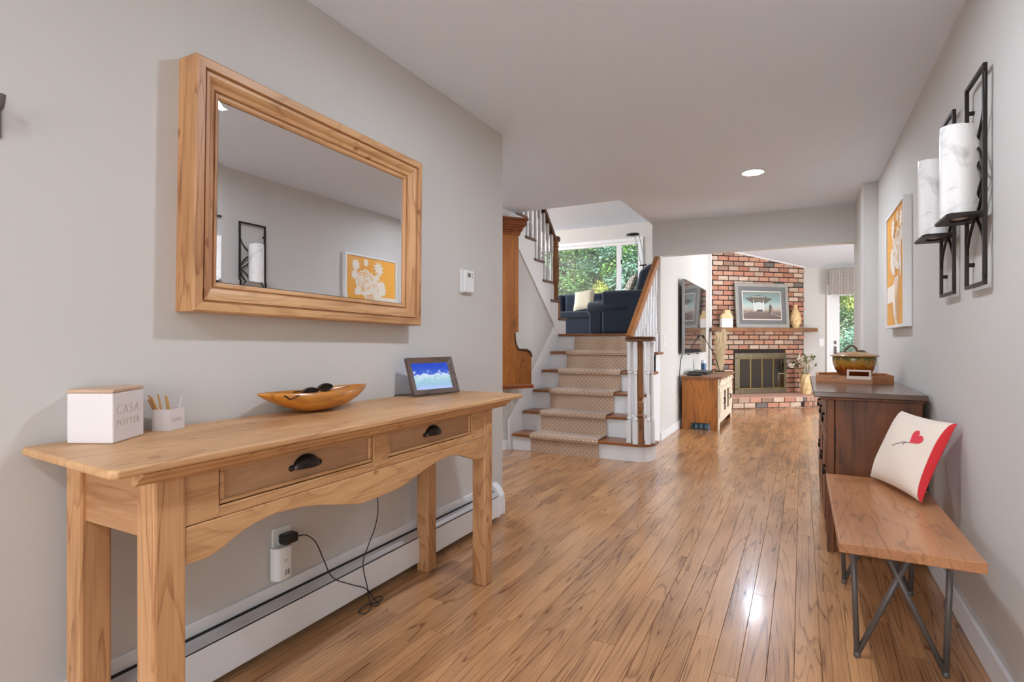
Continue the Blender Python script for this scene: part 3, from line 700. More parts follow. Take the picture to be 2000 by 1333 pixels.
for i in range(4):
    j = (i+1) % 4
    vs = [(*o4[i], .018), (*o4[j], .018), (*i4[j], .006), (*i4[i], .006), (*o4[i], 0), (*o4[j], 0), (*i4[j], 0), (*i4[i], 0)]
    MB().add(vs, [(0, 1, 2, 3), (7, 6, 5, 4), (0, 4, 5, 1), (3, 2, 6, 7), (0, 3, 7, 4), (1, 5, 6, 2)]).xform(RF).build('frame_bar', M_frameb, df)
m_, nt, b = newmat('photo_screen'); L = nt.links.new
tc = nt.nodes.new('ShaderNodeTexCoord'); sp = nt.nodes.new('ShaderNodeSeparateXYZ'); L(tc.outputs['Generated'], sp.inputs[0])
nz = nt.nodes.new('ShaderNodeTexNoise'); nz.inputs['Scale'].default_value = 9; nz.inputs['Detail'].default_value = 6; L(tc.outputs['Generated'], nz.inputs[0])
q = math_node(nt, 'MULTIPLY', nz.outputs['Fac'], .55); q2 = math_node(nt, 'MULTIPLY', sp.outputs[2], .85); q = math_node(nt, 'ADD', q, q2)
r = nt.nodes.new('ShaderNodeValToRGB'); e = r.color_ramp.elements; e[0].position = .25; e[0].color = (*lin((176, 192, 246)), 1); e[1].position = 1.0; e[1].color = (*lin((30, 70, 190)), 1)
for p_, c_ in ((.45, (150, 190, 214)), (.62, (168, 206, 214)), (.74, (206, 222, 246)), (.82, (58, 96, 200))): x_ = e.new(p_); x_.color = (*lin(c_), 1)
L(q, r.inputs[0]); b.inputs['Base Color'].default_value = (.01, .01, .02, 1); L(r.outputs[0], b.inputs['Emission Color']); b.inputs['Emission Strength'].default_value = .8; b.inputs['Roughness'].default_value = .15
MB().box(.030, wF-.030, .026, hF-.026, 0, .006).xform(RF).build('screen', m_, df)
for k in (0, 1): MB().box(wF-.019, wF-.012, hF-.05-.016*k, hF-.041-.016*k, .010, .0125).xform(RF).build('sensor_button', M_black, df)
MB().box(.06, .225, .02, .12, -.022, 0).xform(RF).build('back_stand', M_black, df)
MB().tube([RF @ Vector((.07, .03, -.02)), RF @ Vector((.04, .02, -.045)), Vector((-1.66, 2.05, ZTOP+.006)), Vector((-1.688, 2.03, ZTOP+.004))], .003, 8).build('lead', M_black, df)

# ================================================================= SMALL THINGS ON THE LEFT WALL
th = thing('thermostat', 'small white wall thermostat with grey display to the right of mirror', 'thermostat', (XL, 2.65, 1.38))
box('back_plate', M_plastic, th, XL, XL+.012, 2.588, 2.70, 1.388, 1.52, .004)
box('cover', M_plastic, th, XL+.012, XL+.026, 2.605, 2.705, 1.392, 1.518, .005)
box('display', plain('lcd_grey', (112, 110, 104), .3), th, XL+.0255, XL+.0268, 2.635, 2.667, 1.478, 1.503, .001)
for zz in (1.482, 1.497): MB().lathe([(.004, 0), (.004, .002), (.001, .0025)], 3, c=(XL+.026, 2.683, zz), axis='X').build('arrow_button', M_gun, th)
ol = thing('wall_outlet', 'white outlet plate on left wall above heater', 'outlet', (XL, 1.395, .25))
box('cover_plate', M_plastic, ol, XL, XL+.006, 1.352, 1.436, .246, .43, .003)
for zz in (.385, .29): box('socket', M_plastic, ol, XL+.005, XL+.008, 1.377, 1.411, zz-.02, zz+.02, .002)
ad = thing('power_adapter', 'black plug in power adapter with thin cable on wall outlet', 'adapter', (XL+.03, 1.40, .372))
box('adapter_body', M_black, ad, XL+.008, XL+.052, 1.372, 1.432, .372, .408, .008)
cord = [(XL+.045, 1.432, .39), (XL+.06, 1.46, .386), (XL+.065, 1.50, .345), (XL+.070, 1.532, .271), (XL+.074, 1.575, .186), (XL+.08, 1.661, .128), (XL+.085, 1.735, .085), (XL+.085, 1.76, .06)]
def smooth_pts(ps, n=6):
    out_ = []; P = [Vector(p) for p in ps]
    for i in range(len(P)-1):
        a0, a1, a2, a3 = P[max(i-1, 0)], P[i], P[i+1], P[min(i+2, len(P)-1)]
        for k in range(n):
            t = k/n; out_.append(.5*((2*a1)+(-a0+a2)*t+(2*a0-5*a1+4*a2-a3)*t*t+(-a0+3*a1-3*a2+a3)*t**3))
    out_.append(P[-1]); return out_
loop = [(XL+.085, 1.76, .06), (XL+.09, 1.765, .02), (XL+.11, 1.75, .004), (XL+.13, 1.70, .004), (XL+.10, 1.69, .006), (XL+.085, 1.74, .008), (XL+.11, 1.80, .005), (XL+.10, 1.835, .006), (XL+.08, 1.82, .01), (XL+.09, 1.77, .012), (XL+.12, 1.755, .008), (XL+.13, 1.78, .006), (XL+.10, 1.79, .012), (XL+.085, 1.765, .06), (XL+.085, 1.758, .076), (XL+.08, 1.736, .184), (XL+.08, 1.769, .251), (XL+.07, 1.825, .32), (XL+.06, 1.85, .40), (XL+.03, 1.86, .55), (XL+.006, 1.93, .75), (XL+.006, 2.02, .85), (XL+.012, 2.03, ZTOP+.004)]
MB().tube(smooth_pts(cord+loop[1:]), .0022, 6).build('cable', M_black, ad, smooth=True)
dt = thing('alarm_detector', 'white plug in alarm unit with sound slots below the black adapter', 'detector', (XL+.03, 1.37, .245))
MB().prism([(XL+.008, 1.338), (XL+.035, 1.338), (XL+.048, 1.350), (XL+.05, 1.375), (XL+.048, 1.40), (XL+.035, 1.412), (XL+.008, 1.412)], .25, .368, 'Z').build('housing', M_plastic, dt, bevel=.005)
for i in range(2):
    for k in range(3): box('sound_slot', M_black, dt, XL+.0490, XL+.0508, 1.371+i*.011, 1.379+i*.011, .268+k*.007, .271+k*.007, 0)
box('test_button', plain('soft_grey', (205, 205, 203), .4), dt, XL+.049, XL+.0515, 1.366, 1.384, .312, .324, .001)
hk = thing('coat_hook', 'dark metal wall hook at the edge left of the mirror', 'hook', (XL, .565, 1.62))
box('hook_plate', M_gun, hk, XL, XL+.006, .545, .592, 1.60, 1.70, .003)
MB().tube(smooth_pts([(XL+.004, .57, 1.66), (XL+.03, .57, 1.655), (XL+.05, .572, 1.665), (XL+.055, .573, 1.69)]), .009, 10).build('hook_prong', M_gun, hk, smooth=True)

# ================================================================= RECESSED LAMPS
M_lamp = emit('lamp_lens', (228, 239, 255), LAMP)
def can(x, y, label, z=H, strength=None):
    t = thing('recessed_light', label, 'ceiling light', (x, y, z), 'recessed ceiling lamps')
    m = MB(); prof_ = [(.072, 0), (.090, 0), (.094, -.004), (.090, -.008), (.074, -.006), (.070, .0)]
    vs, fs = [], []; n = 36
    for r_, h_ in prof_:
        for k in range(n): a = 2*PI*k/n; vs.append((x+r_*math.cos(a), y+r_*math.sin(a), z+h_))
    for i in range(len(prof_)-1):
        for k in range(n): fs.append((i*n+k, i*n+(k+1) % n, (i+1)*n+(k+1) % n, (i+1)*n+k))
    m.add(vs, fs).build('trim_ring', M_white, t, smooth=True)
    MB().lathe([(.072, z-.0035), (.071, z-.0025), (.070, z-.001)], 32, c=(x, y, 0)).build('lens', M_lamp, t)
can(-.335, 4.685, 'lit recessed ceiling light nearest the fireplace opening')
can(-.42, 1.93, 'lit recessed ceiling light whose glow shows in the mirror corner')
can(-.42, -.85, 'lit recessed ceiling light behind the viewer near the entrance')
zl = zc(9.1)
can(-.65, 9.1, 'lit recessed light in the sloping family room ceiling', zl-.03)
can(-6.6, 8.4, 'lit recessed light added out of view to brighten the living room', 3.575)  # unseen lamp added as extra light for the upper room
gl = thing('fill_globe', 'round white globe lamp added out of view to brighten the living room', 'ceiling light', (-7.6, 6.4, 3.1))  # unseen globe added to lift the upper ceiling
MB().lathe([(.004, -.13), (.06, -.115), (.11, -.07), (.13, 0), (.11, .07), (.06, .115), (.03, .13)], 24, c=(-7.6, 6.4, 3.1)).build('globe', emit('globe_fill_glow', (250, 250, 250), 260), gl, smooth=True)
MB().tube([(-7.6, 6.4, 3.23), (-7.6, 6.4, 3.574)], .012, 8).build('hanger', M_iron, gl)
can(-2.75, 3.75, 'lit recessed light added out of view to brighten the passage by the oak clock')  # extra lamp added where the left wall hides it

# ================================================================= RIGHT WALL: SCONCES
m_, nt, b = newmat('alabaster'); col, nz = noise_color(nt, 9, (200, 196, 192), (240, 237, 233), .30, .46, 8); nz.inputs['Distortion'].default_value = 1.5
nt.links.new(col, b.inputs['Base Color']); b.inputs['Roughness'].default_value = .22; b.inputs['Subsurface Weight'].default_value = .0
M_alab = m_
M_bronze = plain('sconce_bronze', (52, 46, 43), .45, metal=.7)
def arc(p, q, bulge, n=12):
    """points from p to q in (y,z), bowed sideways by bulge"""
    p, q = Vector(p), Vector(q); d = q-p; nrm = Vector((-d.y, d.x)).normalized(); out_ = []
    for i in range(n+1):
        t = i/n; out_.append(p+d*t+nrm*bulge*4*t*(1-t))
    return out_
def sconce(yc, label):
    zc_, hw, hh = 1.675, .1125, .37; X = XR-.022
    t = thing('wall_sconce', label, 'wall sconce', (XR, yc, zc_-hh), 'matching sconces on the right wall')
    b_ = .006
    m = MB(); m.box(X-b_, X+b_, yc-hw-b_, yc-hw+b_, zc_-hh, zc_+hh); m.box(X-b_, X+b_, yc+hw-b_, yc+hw+b_, zc_-hh, zc_+hh)
    m.box(X-b_, X+b_, yc-hw+b_, yc+hw-b_, zc_+hh-2*b_, zc_+hh); m.box(X-b_, X+b_, yc-hw+b_, yc+hw-b_, zc_-hh, zc_-hh+2*b_)
    m.build('outer_frame', M_bronze, t)
    N = .125; segs = []
    for s_ in (-1, 1):
        segs.append(arc((s_*hw, s_*0+hh-.008), (0, N), s_*.05)); segs.append(arc((s_*hw, -hh+.008), (0, -N), -s_*.05))
        for v in (-1, 1):
            segs.append(arc((0, v*N), (s_*hw, 0), .022)); segs.append(arc((0, v*N), (s_*hw, 0), -.022))
    for sg_ in segs:
        MB().tube([(X, yc+p.x, zc_+p.y) for p in sg_], .0052, 6).build('scroll_bar', M_bronze, t, smooth=True)
    for zz in (zc_-.28, zc_+.28): MB().lathe([(.008, X), (.008, XR)], 10, c=(0, yc+hw, zz), axis='X').build('wall_stud', M_bronze, t)
    # open shelf plate with a round hole
    m = MB(); n = 32; xs, ys = XR-.0655, yc; sq = []; ci = []
    for k in range(n):
        a = 2*PI*(k+.5)/n; c_, s_ = math.cos(a), math.sin(a); f_ = 1/max(abs(c_), abs(s_))
        sq.append((xs+.056*f_*c_, ys+.112*f_*s_)); ci.append((xs+.03*c_, ys+.045*s_))
    z0, z1 = 1.545, 1.553
    vs = [(*p, z0) for p in sq]+[(*p, z0) for p in ci]+[(*p, z1) for p in sq]+[(*p, z1) for p in ci]; fs = []
    for k in range(n):
        j = (k+1) % n; fs += [(k, n+k, n+j, j), (2*n+k, 2*n+j, 3*n+j, 3*n+k), (k, j, 2*n+j, 2*n+k), (n+k, 3*n+k, 3*n+j, n+j)]
    m.add(vs, fs).build('shelf_plate', M_bronze, t)
    # alabaster cylinder with a slanted rim
    m = MB(); r_ = .0565; n = 32; cx2 = xs-.001; vs = []; R0 = .049
    for rr, inner in ((r_, 0), (r_, 1), (R0, 1), (R0, 2)):
        for k in range(n):
            a = 2*PI*k/n; x = cx2+rr*math.cos(a); y = yc+rr*math.sin(a)
            zt_ = 1.872-.14*(math.cos(a)*rr); vs.append((x, y, 1.5535 if inner == 0 else (zt_ if inner == 1 else 1.60)))
    fs = [tuple(range(n))[::-1]]+[(i*n+k, i*n+(k+1) % n, (i+1)*n+(k+1) % n, (i+1)*n+k) for i in range(3) for k in range(n)]+[tuple(range(3*n, 4*n))]
    o = m.add(vs, fs).build('alabaster_shade', M_alab, t, smooth=True)
    o.modifiers.new('e', 'EDGE_SPLIT').split_angle = math.radians(50)
sconce(2.4695, 'bronze scroll wall sconce with marbled shade, the one closer to the viewer')
sconce(2.887, 'bronze scroll wall sconce with marbled shade, the one beside the orange print')

# ================================================================= ORANGE FLOWER PRINT
ar = thing('framed_print', 'white framed orange print of a white vase of flowers on right wall', 'picture', (XR, 4.24, 1.2))
ya, yb, za, zb, xf = 3.87, 4.615, 1.2, 1.965, XR-.042
fw_ = .018
for q in ((ya, yb, zb-fw_, zb), (ya, yb, za, za+fw_), (ya, ya+fw_, za+fw_, zb-fw_), (yb-fw_, yb, za+fw_, zb-fw_)): box('frame_rail', M_white, ar, xf, XR, *q, .002)
M_orange = plain('orange_print', (226, 160, 58), .45); M_paper = plain('print_white', (238, 226, 208), .6)
xp = xf+.010
box('print_board', M_orange, ar, xp, XR-.002, ya+fw_, yb-fw_, za+fw_, zb-fw_, 0)
# the drawing: flat white shapes with orange line work; print x runs from +Y (left when facing it) to -Y
def pr(u, v, d=0): return (xp-.0006-d*.0004, yb-fw_-u*(yb-ya-2*fw_), za+fw_+v*(zb-za-2*fw_))
rf = random.Random(11); m = MB(); m2 = MB()
LAY = [0]
def flower(m, u, v, r, n, d, k=.45):
    LAY[0] += 1; d += LAY[0]*.05
    pts = []
    for i in range(2*n):
        a = PI*i/n; rr = r if i % 2 == 0 else r*k; pts.append(pr(u+rr*math.cos(a), v+rr*math.sin(a), d))
    o0 = pr(u, v, d); m.add([o0]+pts, [(0, i+1, (i+1) % (2*n)+1) for i in range(2*n)])
def blob(m, u, v, ru, rv, d, n=16):
    LAY[0] += 1; d += LAY[0]*.05
    m.add([pr(u+ru*math.cos(2*PI*i/n), v+rv*math.sin(2*PI*i/n), d) for i in range(n)], [tuple(range(n))])
m.add([pr(*p, 1) for p in ((0.0, .21), (.34, .21), (.40, .10), (.52, .0), (.62, 0), (.63, .12), (.64, .30), (.70, .42), (.45, .42), (.38, .36), (0, .36))], [tuple(range(11))])
for i in range(26):
    a = rf.uniform(0, 2*PI); q = rf.random()**.5
    blob(m, .57+.19*q*math.cos(a), .66+.17*q*math.sin(a), .07, .07, 1)
for u, v, r_ in ((.82, .88, .09), (.62, .93, .06), (.37, .86, .12), (.84, .75, .08), (.30, .62, .10), (.28, .56, .09), (.36, .50, .07), (.78, .52, .08), (.80, .45, .06), (.45, .50, .08)): flower(m, u, v, r_, 11, 1, .62)
m.build('white_drawing', M_paper, ar)
for i in range(46):
    a = rf.uniform(0, 2*PI); q = rf.random()**.5; u, v = .56+.24*q*math.cos(a), .68+.22*q*math.sin(a); r_ = rf.uniform(.012, .026); n = 12
    ring = [pr(u+r_*math.cos(2*PI*k/n), v+r_*math.sin(2*PI*k/n), 4+.03*i) for k in range(n)]+[pr(u+r_*.66*math.cos(2*PI*k/n), v+r_*.66*math.sin(2*PI*k/n), 4+.03*i) for k in range(n)]
    m2.add(ring, [(k, (k+1) % n, n+(k+1) % n, n+k) for k in range(n)])
for i in range(14):
    u = .46+.014*i; m2.add([pr(u, .40, 4), pr(u+.004, .40, 4), pr(.53+.006*i+.003, .04, 4), pr(.53+.006*i, .04, 4)], [(0, 1, 2, 3)])
m2.build('line_work', M_orange, ar)

# ================================================================= SIDEBOARD
sb = thing('sideboard', 'dark brown wooden sideboard with drop pulls standing behind the bench', 'sideboard', (.33, 4.0, 0))
X0, X1, SY0, SY1 = .122, .532, 3.34, 4.72
box('top', M_sidetop, sb, .057, .545, 3.285, 4.77, .822, .850, .004)
box('top_moulding', M_side, sb, .085, .535, 3.31, 4.74, .806, .822, .004)
box('corner_post', M_side, sb, X0, X0+.032, SY0, SY0+.04, 0, .806, .003)
box('corner_post', M_side, sb, X0, X0+.032, SY1-.04, SY1, 0, .806, .003)
box('side_panel', M_side, sb, X0+.036, X1, SY0+.004, SY0+.03, .03, .806, .003)
box('side_panel', M_side, sb, X0+.036, X1, SY1-.03, SY1-.004, .03, .806, .003)
box('back_panel', M_side, sb, X1-.015, X1, SY0+.03, SY1-.03, .03, .80, 0)
box('carcass_core', M_side, sb, X0+.012, X1-.015, SY0+.032, SY1-.032, .06, .80, 0)
box('plinth', M_side, sb, X0+.03, X1, SY0+.02, SY1-.02, 0, .03, 0)
box('hinge', M_iron, sb, X0+.031, X0+.0385, SY0-.002, SY0+.004, .58, .66, .001)
for i in range(3):
    a = SY0+.05+i*.43; b_ = a+.42
    d = box('door', M_side, sb, X0-.004, X0+.012, a, b_, .08, .60, .003); box('door_panel', M_side, d, X0-.009, X0-.004, a+.06, b_-.06, .14, .54, .004)
    dr = box('drawer', M_side, sb, X0-.004, X0+.012, a, b_, .625, .795, .003)
    for p_, zz in ((d, .44), (dr, .70)):
        yy = (a+b_)/2 if zz > .6 else a+.03
        k_ = MB().lathe([(.003, X0-.020), (.009, X0-.017), (.009, X0-.011), (.005, X0-.009), (.005, X0-.002)], 12, c=(0, yy, zz), axis='X').build('knob', M_iron, p_, smooth=True)
        MB().lathe([(.002, zz-.048), (.006, zz-.043), (.007, zz-.03), (.004, zz-.016), (.002, zz-.006)], 10, c=(X0-.016, yy, 0)).build('drop_pull', M_iron, k_, smooth=True)

# hexagonal tray
ty = thing('serving_tray', 'hexagonal wooden tray with white handles on the dark sideboard', 'tray', (.3, 4.2, .85))
hexp = [(.088, 4.02), (.385, 3.985), (.512, 4.13), (.512, 4.42), (.24, 4.46), (.088, 4.34)]
hx, hy = .3, 4.22
ins = [(hx+(p[0]-hx)*.93, hy+(p[1]-hy)*.93) for p in hexp]
MB().prism(hexp, .8505, .858, 'Z').build('tray_base', M_tray, ty)
for i in range(6):
    j = (i+1) % 6; MB().prism([hexp[i], hexp[j], ins[j], ins[i]], .858, .898, 'Z').build('tray_side', M_tray, ty, bevel=.002)
def tray_handle(a, b_):
    a, b_ = Vector((*a, 0)), Vector((*b_, 0)); mid = (a+b_)/2; d = (b_-a).normalized(); nrm = Vector((d.y, -d.x, 0)); m = MB()
    def bar(s0, s1, z0, z1):
        vs = [mid+d*s+nrm*o_+Vector((0, 0, z)) for s in (s0, s1) for o_ in (.001, .012) for z in (z0, z1)]
        m.add(vs, [(0, 1, 3, 2), (4, 6, 7, 5), (0, 4, 5, 1), (2, 3, 7, 6), (0, 2, 6, 4), (1, 5, 7, 3)])
    bar(-.064, .064, .876, .897); bar(-.064, .064, .925, .936); bar(-.064, -.052, .897, .925); bar(.052, .064, .897, .925)
    m.build('tray_handle', plain('tray_handle_white', (222, 202, 190), .5), ty, bevel=.003)
tray_handle((.14, 4.014), (.49, 3.975)); 
# lidded ceramic casserole
m_, nt, b = newmat('glazed_stoneware'); L = nt.links.new
tc = nt.nodes.new('ShaderNodeTexCoord'); sp = nt.nodes.new('ShaderNodeSeparateXYZ'); L(tc.outputs['Generated'], sp.inputs[0])
nz = nt.nodes.new('ShaderNodeTexNoise'); nz.inputs['Scale'].default_value = 14; nz.inputs['Detail'].default_value = 4
mp = nt.nodes.new('ShaderNodeMapping'); mp.inputs['Scale'].default_value = (1, 1, .25); L(tc.outputs['Generated'], mp.inputs[0]); L(mp.outputs[0], nz.inputs[0])
q = math_node(nt, 'SUBTRACT', nz.outputs[0], .5); q = math_node(nt, 'MULTIPLY', q, .9); q = math_node(nt, 'ADD', q, sp.outputs[2])
r = nt.nodes.new('ShaderNodeValToRGB'); e = r.color_ramp.elements; e[0].position = .3; e[0].color = (*lin((92, 36, 16)), 1); e[1].position = .96; e[1].color = (*lin((92, 86, 44)), 1)
for p_, c_ in ((.5, (140, 70, 22)), (.66, (170, 118, 40)), (.86, (150, 118, 48))): x_ = e.new(p_); x_.color = (*lin(c_), 1)
L(q, r.inputs[0]); L(r.outputs[0], b.inputs['Base Color']); b.inputs['Roughness'].default_value = .15
M_pot = m_
pt = thing('casserole_pot', 'lidded brown glazed ceramic pot standing in the hexagonal tray', 'pot', (.305, 4.2, .8585))
MB().lathe([(.02, .8585), (.055, .8585), (.062, .866), (.085, .89), (.108, .93), (.121, .97), (.125, 1.0), (.122, 1.012)], 36, c=(.305, 4.2, 0)).build('pot_body', M_pot, pt, smooth=True)
M_lid = plain('lid_glaze', (176, 136, 92), .25, var=.2, vscale=14)
MB().lathe([(.12, 1.012), (.138, 1.016), (.138, 1.020), (.11, 1.028), (.075, 1.040), (.03, 1.045), (.002, 1.046)], 36, c=(.305, 4.2, 0)).build('lid', M_lid, pt, smooth=True)
MB().tube(smooth_pts([(.25, 4.2, 1.038), (.255, 4.2, 1.055), (.275, 4.2, 1.078), (.292, 4.2, 1.084), (.312, 4.2, 1.07), (.325, 4.2, 1.05), (.35, 4.2, 1.05), (.37, 4.2, 1.035)]), .008, 10).build('lid_handle', plain('handle_glaze', (98, 82, 66), .35), pt, smooth=True)

# ================================================================= BENCH + CUSHION
bn = thing('bench', 'wooden bench with grey metal X legs along the right wall', 'bench', (.3, 2.57, 0))
box('seat', M_benchY, bn, .108, .482, 2.06, 3.10, .432, .466, .003)
for k, y in enumerate((2.28, 2.945)):
    rr = .0095
    for a, b_ in (((.174, .01), (.160, .43)), ((.424, .01), (.437, .43)), ((.174, .01), (.347, .43)), ((.424, .01), (.238, .43))):
        MB().tube([(a[0], y, a[1]), (b_[0], y, b_[1])], rr, 10).build('leg_rod', M_gun, bn, smooth=True)
    for x in (.174, .424): MB().lathe([(.010, 0), (.0115, .004), (.0115, .016), (.008, .02)], 10, c=(x, y, 0)).build('foot', M_gun, bn, smooth=True)
    box('mount_plate', M_gun, bn, .15, .445, y-.015, y+.015, .428, .4325, 0)

BL, BR, TR = Vector((.285, 3.05, .482)), Vector((.416, 2.645, .482)), Vector((.545, 2.735, .788))
cu_ = thing('throw_pillow', 'cream throw pillow with red edge and heart balloon leaning on the bench', 'pillow', (.38, 2.86, .467))
U = BR-BL; V = TR-BR; Nn = U.cross(V).normalized()
if Nn.x > 0: Nn = -Nn
def pil(u, v, side, th=.062, e=.16):
    uu, vv = 2*u-1, 2*v-1
    prof_ = ((1-abs(uu)**2.6)*(1-abs(vv)**2.6)); prof_ = max(prof_, 0)**.55
    su = uu*(1-.055*(1-vv*vv)); sv = vv*(1-.055*(1-uu*uu))
    wr = .003*math.sin(9*u+7*v)*prof_
    if side < 0: th = .030
    return BL+U*(.5+.5*su)+V*(.5+.5*sv)+Nn*(side*th*prof_+side*wr)
M_cream = plain('cream_linen', (236, 218, 200), .9, bump=.25, bscale=500, sheen=.2); M_red = plain('red_cotton', (205, 34, 40), .8, bump=.2, bscale=500, sheen=.2)
n = 26
def pil_part(u0, u1, side): return MB().grid(lambda a, b_: pil(u0+(u1-u0)*a, b_, side), n, n)
pil_part(0, .955, 1).build('cream_front', M_cream, cu_, smooth=True)
m = pil_part(.955, 1, 1); m2 = pil_part(0, 1, -1); m.v += [] ; m.add(m2.v, m2.f)
m.build('red_back', M_red, cu_, smooth=True)
def on_pil(u, v, d=.0015): return pil(u, v, 1)+Nn*d
hp = []
for i in range(40):
    a = 2*PI*i/40; x = 16*math.sin(a)**3; y = 13*math.cos(a)-5*math.cos(2*a)-2*math.cos(3*a)-math.cos(4*a)
    ro = .55; hp.append((.74+(x*math.cos(ro)+y*math.sin(ro))*.0060, .68+(-x*math.sin(ro)+y*math.cos(ro))*.0068))
cen = (sum(p[0] for p in hp)/40, sum(p[1] for p in hp)/40); m = MB(); vs = [on_pil(*cen)]; rings = 4
for q in range(1, rings+1):
    for p in hp: vs.append(on_pil(cen[0]+(p[0]-cen[0])*q/rings, cen[1]+(p[1]-cen[1])*q/rings))
fs = [(0, i+1, (i+1) % 40+1) for i in range(40)]
for q in range(rings-1):
    for i in range(40): j = (i+1) % 40; fs.append((1+q*40+i, 1+(q+1)*40+i, 1+(q+1)*40+j, 1+q*40+j))
m.add(vs, fs).build('heart_print', plain('heart_red', (222, 62, 72), .85), cu_, smooth=True)
MB().tube([on_pil(*p, .001) for p in ((.68, .60), (.63, .585), (.585, .575), (.555, .545), (.51, .53), (.47, .485), (.44, .495))], .0012, 6).build('balloon_string', plain('print_grey', (70, 64, 66), .9), cu_)
MB().tube([on_pil(*p, .001) for p in ((.64, .588), (.60, .545))], .0012, 6).build('balloon_string', MATS['print_grey'], cu_)

# ================================================================= CORNER FIREPLACE
FA = math.radians(42); FO = Vector((-1.39, 10.0, 0)); fd = Vector((math.cos(FA), math.sin(FA), 0)); fn = Vector((fd.y, -fd.x, 0))
FM = Matrix(((fd.x, -fn.x, 0, FO.x), (fd.y, -fn.y, 0, FO.y), (0, 0, 1, 0), (0, 0, 0, 1)))      # x along the face, y into it
def fpos(t, off, z): return FO+fd*t+fn*off+Vector((0, 0, z))
m_, nt, b = newmat('brick_faces'); L = nt.links.new
oi = nt.nodes.new('ShaderNodeObjectInfo'); r = nt.nodes.new('ShaderNodeValToRGB'); r.color_ramp.interpolation = 'CONSTANT'
cols = [(0, (190, 134, 110)), (.18, (198, 148, 122)), (.36, (190, 158, 138)), (.52, (208, 180, 158)), (.68, (174, 120, 96)), (.78, (192, 168, 150)), (.90, (160, 126, 108)), (.965, (120, 110, 106))]
e = r.color_ramp.elements; e[0].position = 0; e[0].color = (*lin(cols[0][1]), 1); e[1].position = cols[1][0]; e[1].color = (*lin(cols[1][1]), 1)
for p_, c_ in cols[2:]: x_ = e.new(p_); x_.color = (*lin(c_), 1)
L(oi.outputs['Random'], r.inputs[0])
tc = nt.nodes.new('ShaderNodeTexCoord'); ad_ = nt.nodes.new('ShaderNodeVectorMath'); ad_.operation = 'ADD'; L(tc.outputs['Object'], ad_.inputs[0])
cb = nt.nodes.new('ShaderNodeCombineXYZ'); L(math_node(nt, 'MULTIPLY', oi.outputs['Random'], 53.0), cb.inputs[0]); L(cb.outputs[0], ad_.inputs[1])
nz = nt.nodes.new('ShaderNodeTexNoise'); nz.inputs['Scale'].default_value = 28; nz.inputs['Detail'].default_value = 5; L(ad_.outputs[0], nz.inputs[0])
mx = nt.nodes.new('ShaderNodeMix'); mx.data_type = 'RGBA'; mx.blend_type = 'MULTIPLY'; mx.inputs[0].default_value = .5; L(r.outputs[0], mx.inputs[6])
rr_ = nt.nodes.new('ShaderNodeValToRGB'); rr_.color_ramp.elements[0].position = .3; rr_.color_ramp.elements[0].color = (.5, .48, .46, 1); rr_.color_ramp.elements[1].position = .62; rr_.color_ramp.elements[1].color = (1.0, 1, 1, 1)
L(nz.outputs[0], rr_.inputs[0]); L(rr_.outputs[0], mx.inputs[7]); L(mx.outputs[2], b.inputs['Base Color']); b.inputs['Roughness'].default_value = .9
bp = nt.nodes.new('ShaderNodeBump'); bp.inputs['Strength'].default_value = .6; bp.inputs['Distance'].default_value = .004; L(nz.outputs[0], bp.inputs['Height']); L(bp.outputs[0], b.inputs['Normal'])
M_brick = m_
M_mortar = plain('dark_mortar', (48, 37, 32), .95, bump=.4, bscale=120)
fp = thing('fireplace', 'tall brick corner fireplace with glass doors and raised hearth', 'fireplace', (FO.x+fd.x*.97, FO.y+fd.y*.97, 0))
m = MB(); T0, T1, ZB0, ZB1 = .46, 1.53, .15, .908; TW = 1.937
m.box(0, T0, .012, .16, 0, 3.0); m.box(T1, TW, .012, .16, 0, 3.0); m.box(T0, T1, .012, .16, ZB1, 3.0); m.box(T0, T1, .012, .16, 0, ZB0)
chim = m.xform(FM).build('chimney_breast', M_mortar, fp)
rb = random.Random(21); CP, CHB = .207, .0862
BM = {}
def brick_mesh(w, h, d=.05):
    key = (round(w, 3), round(h, 3))
    if key in BM: return BM[key]
    c_ = .004; x, z = w/2, h/2
    vs = [(-x, 0+.006, -z), (x, .006, -z), (x, .006, z), (-x, .006, z), (-x+c_, 0, -z+c_), (x-c_, 0, -z+c_), (x-c_, 0, z-c_), (-x+c_, 0, z-c_), (-x, d, -z), (x, d, -z), (x, d, z), (-x, d, z)]
    fs = [(4, 5, 6, 7), (0, 1, 5, 4), (1, 2, 6, 5), (2, 3, 7, 6), (3, 0, 4, 7), (0, 8, 9, 1), (1, 9, 10, 2), (2, 10, 11, 3), (3, 11, 8, 0)]
    me = bpy.data.meshes.new('brick'); me.from_pydata(vs, [], fs); me.materials.append(M_brick); me.update(); BM[key] = me; return me
R3 = FM.to_3x3()
def lay_brick(t0, t1, z0, z1, parent, R, org, dx):
    w, h = t1-t0, z1-z0
    if w < .03 or h < .01: return
    o = bpy.data.objects.new('brick', brick_mesh(w, h)); C.objects.link(o)
    p = org+dx*((t0+t1)/2)+R @ Vector((0, rb.uniform(-.004, .004)-.007, 0)); p = Vector((p.x, p.y, (z0+z1)/2))
    put(o, p, parent, R)
g = .0072
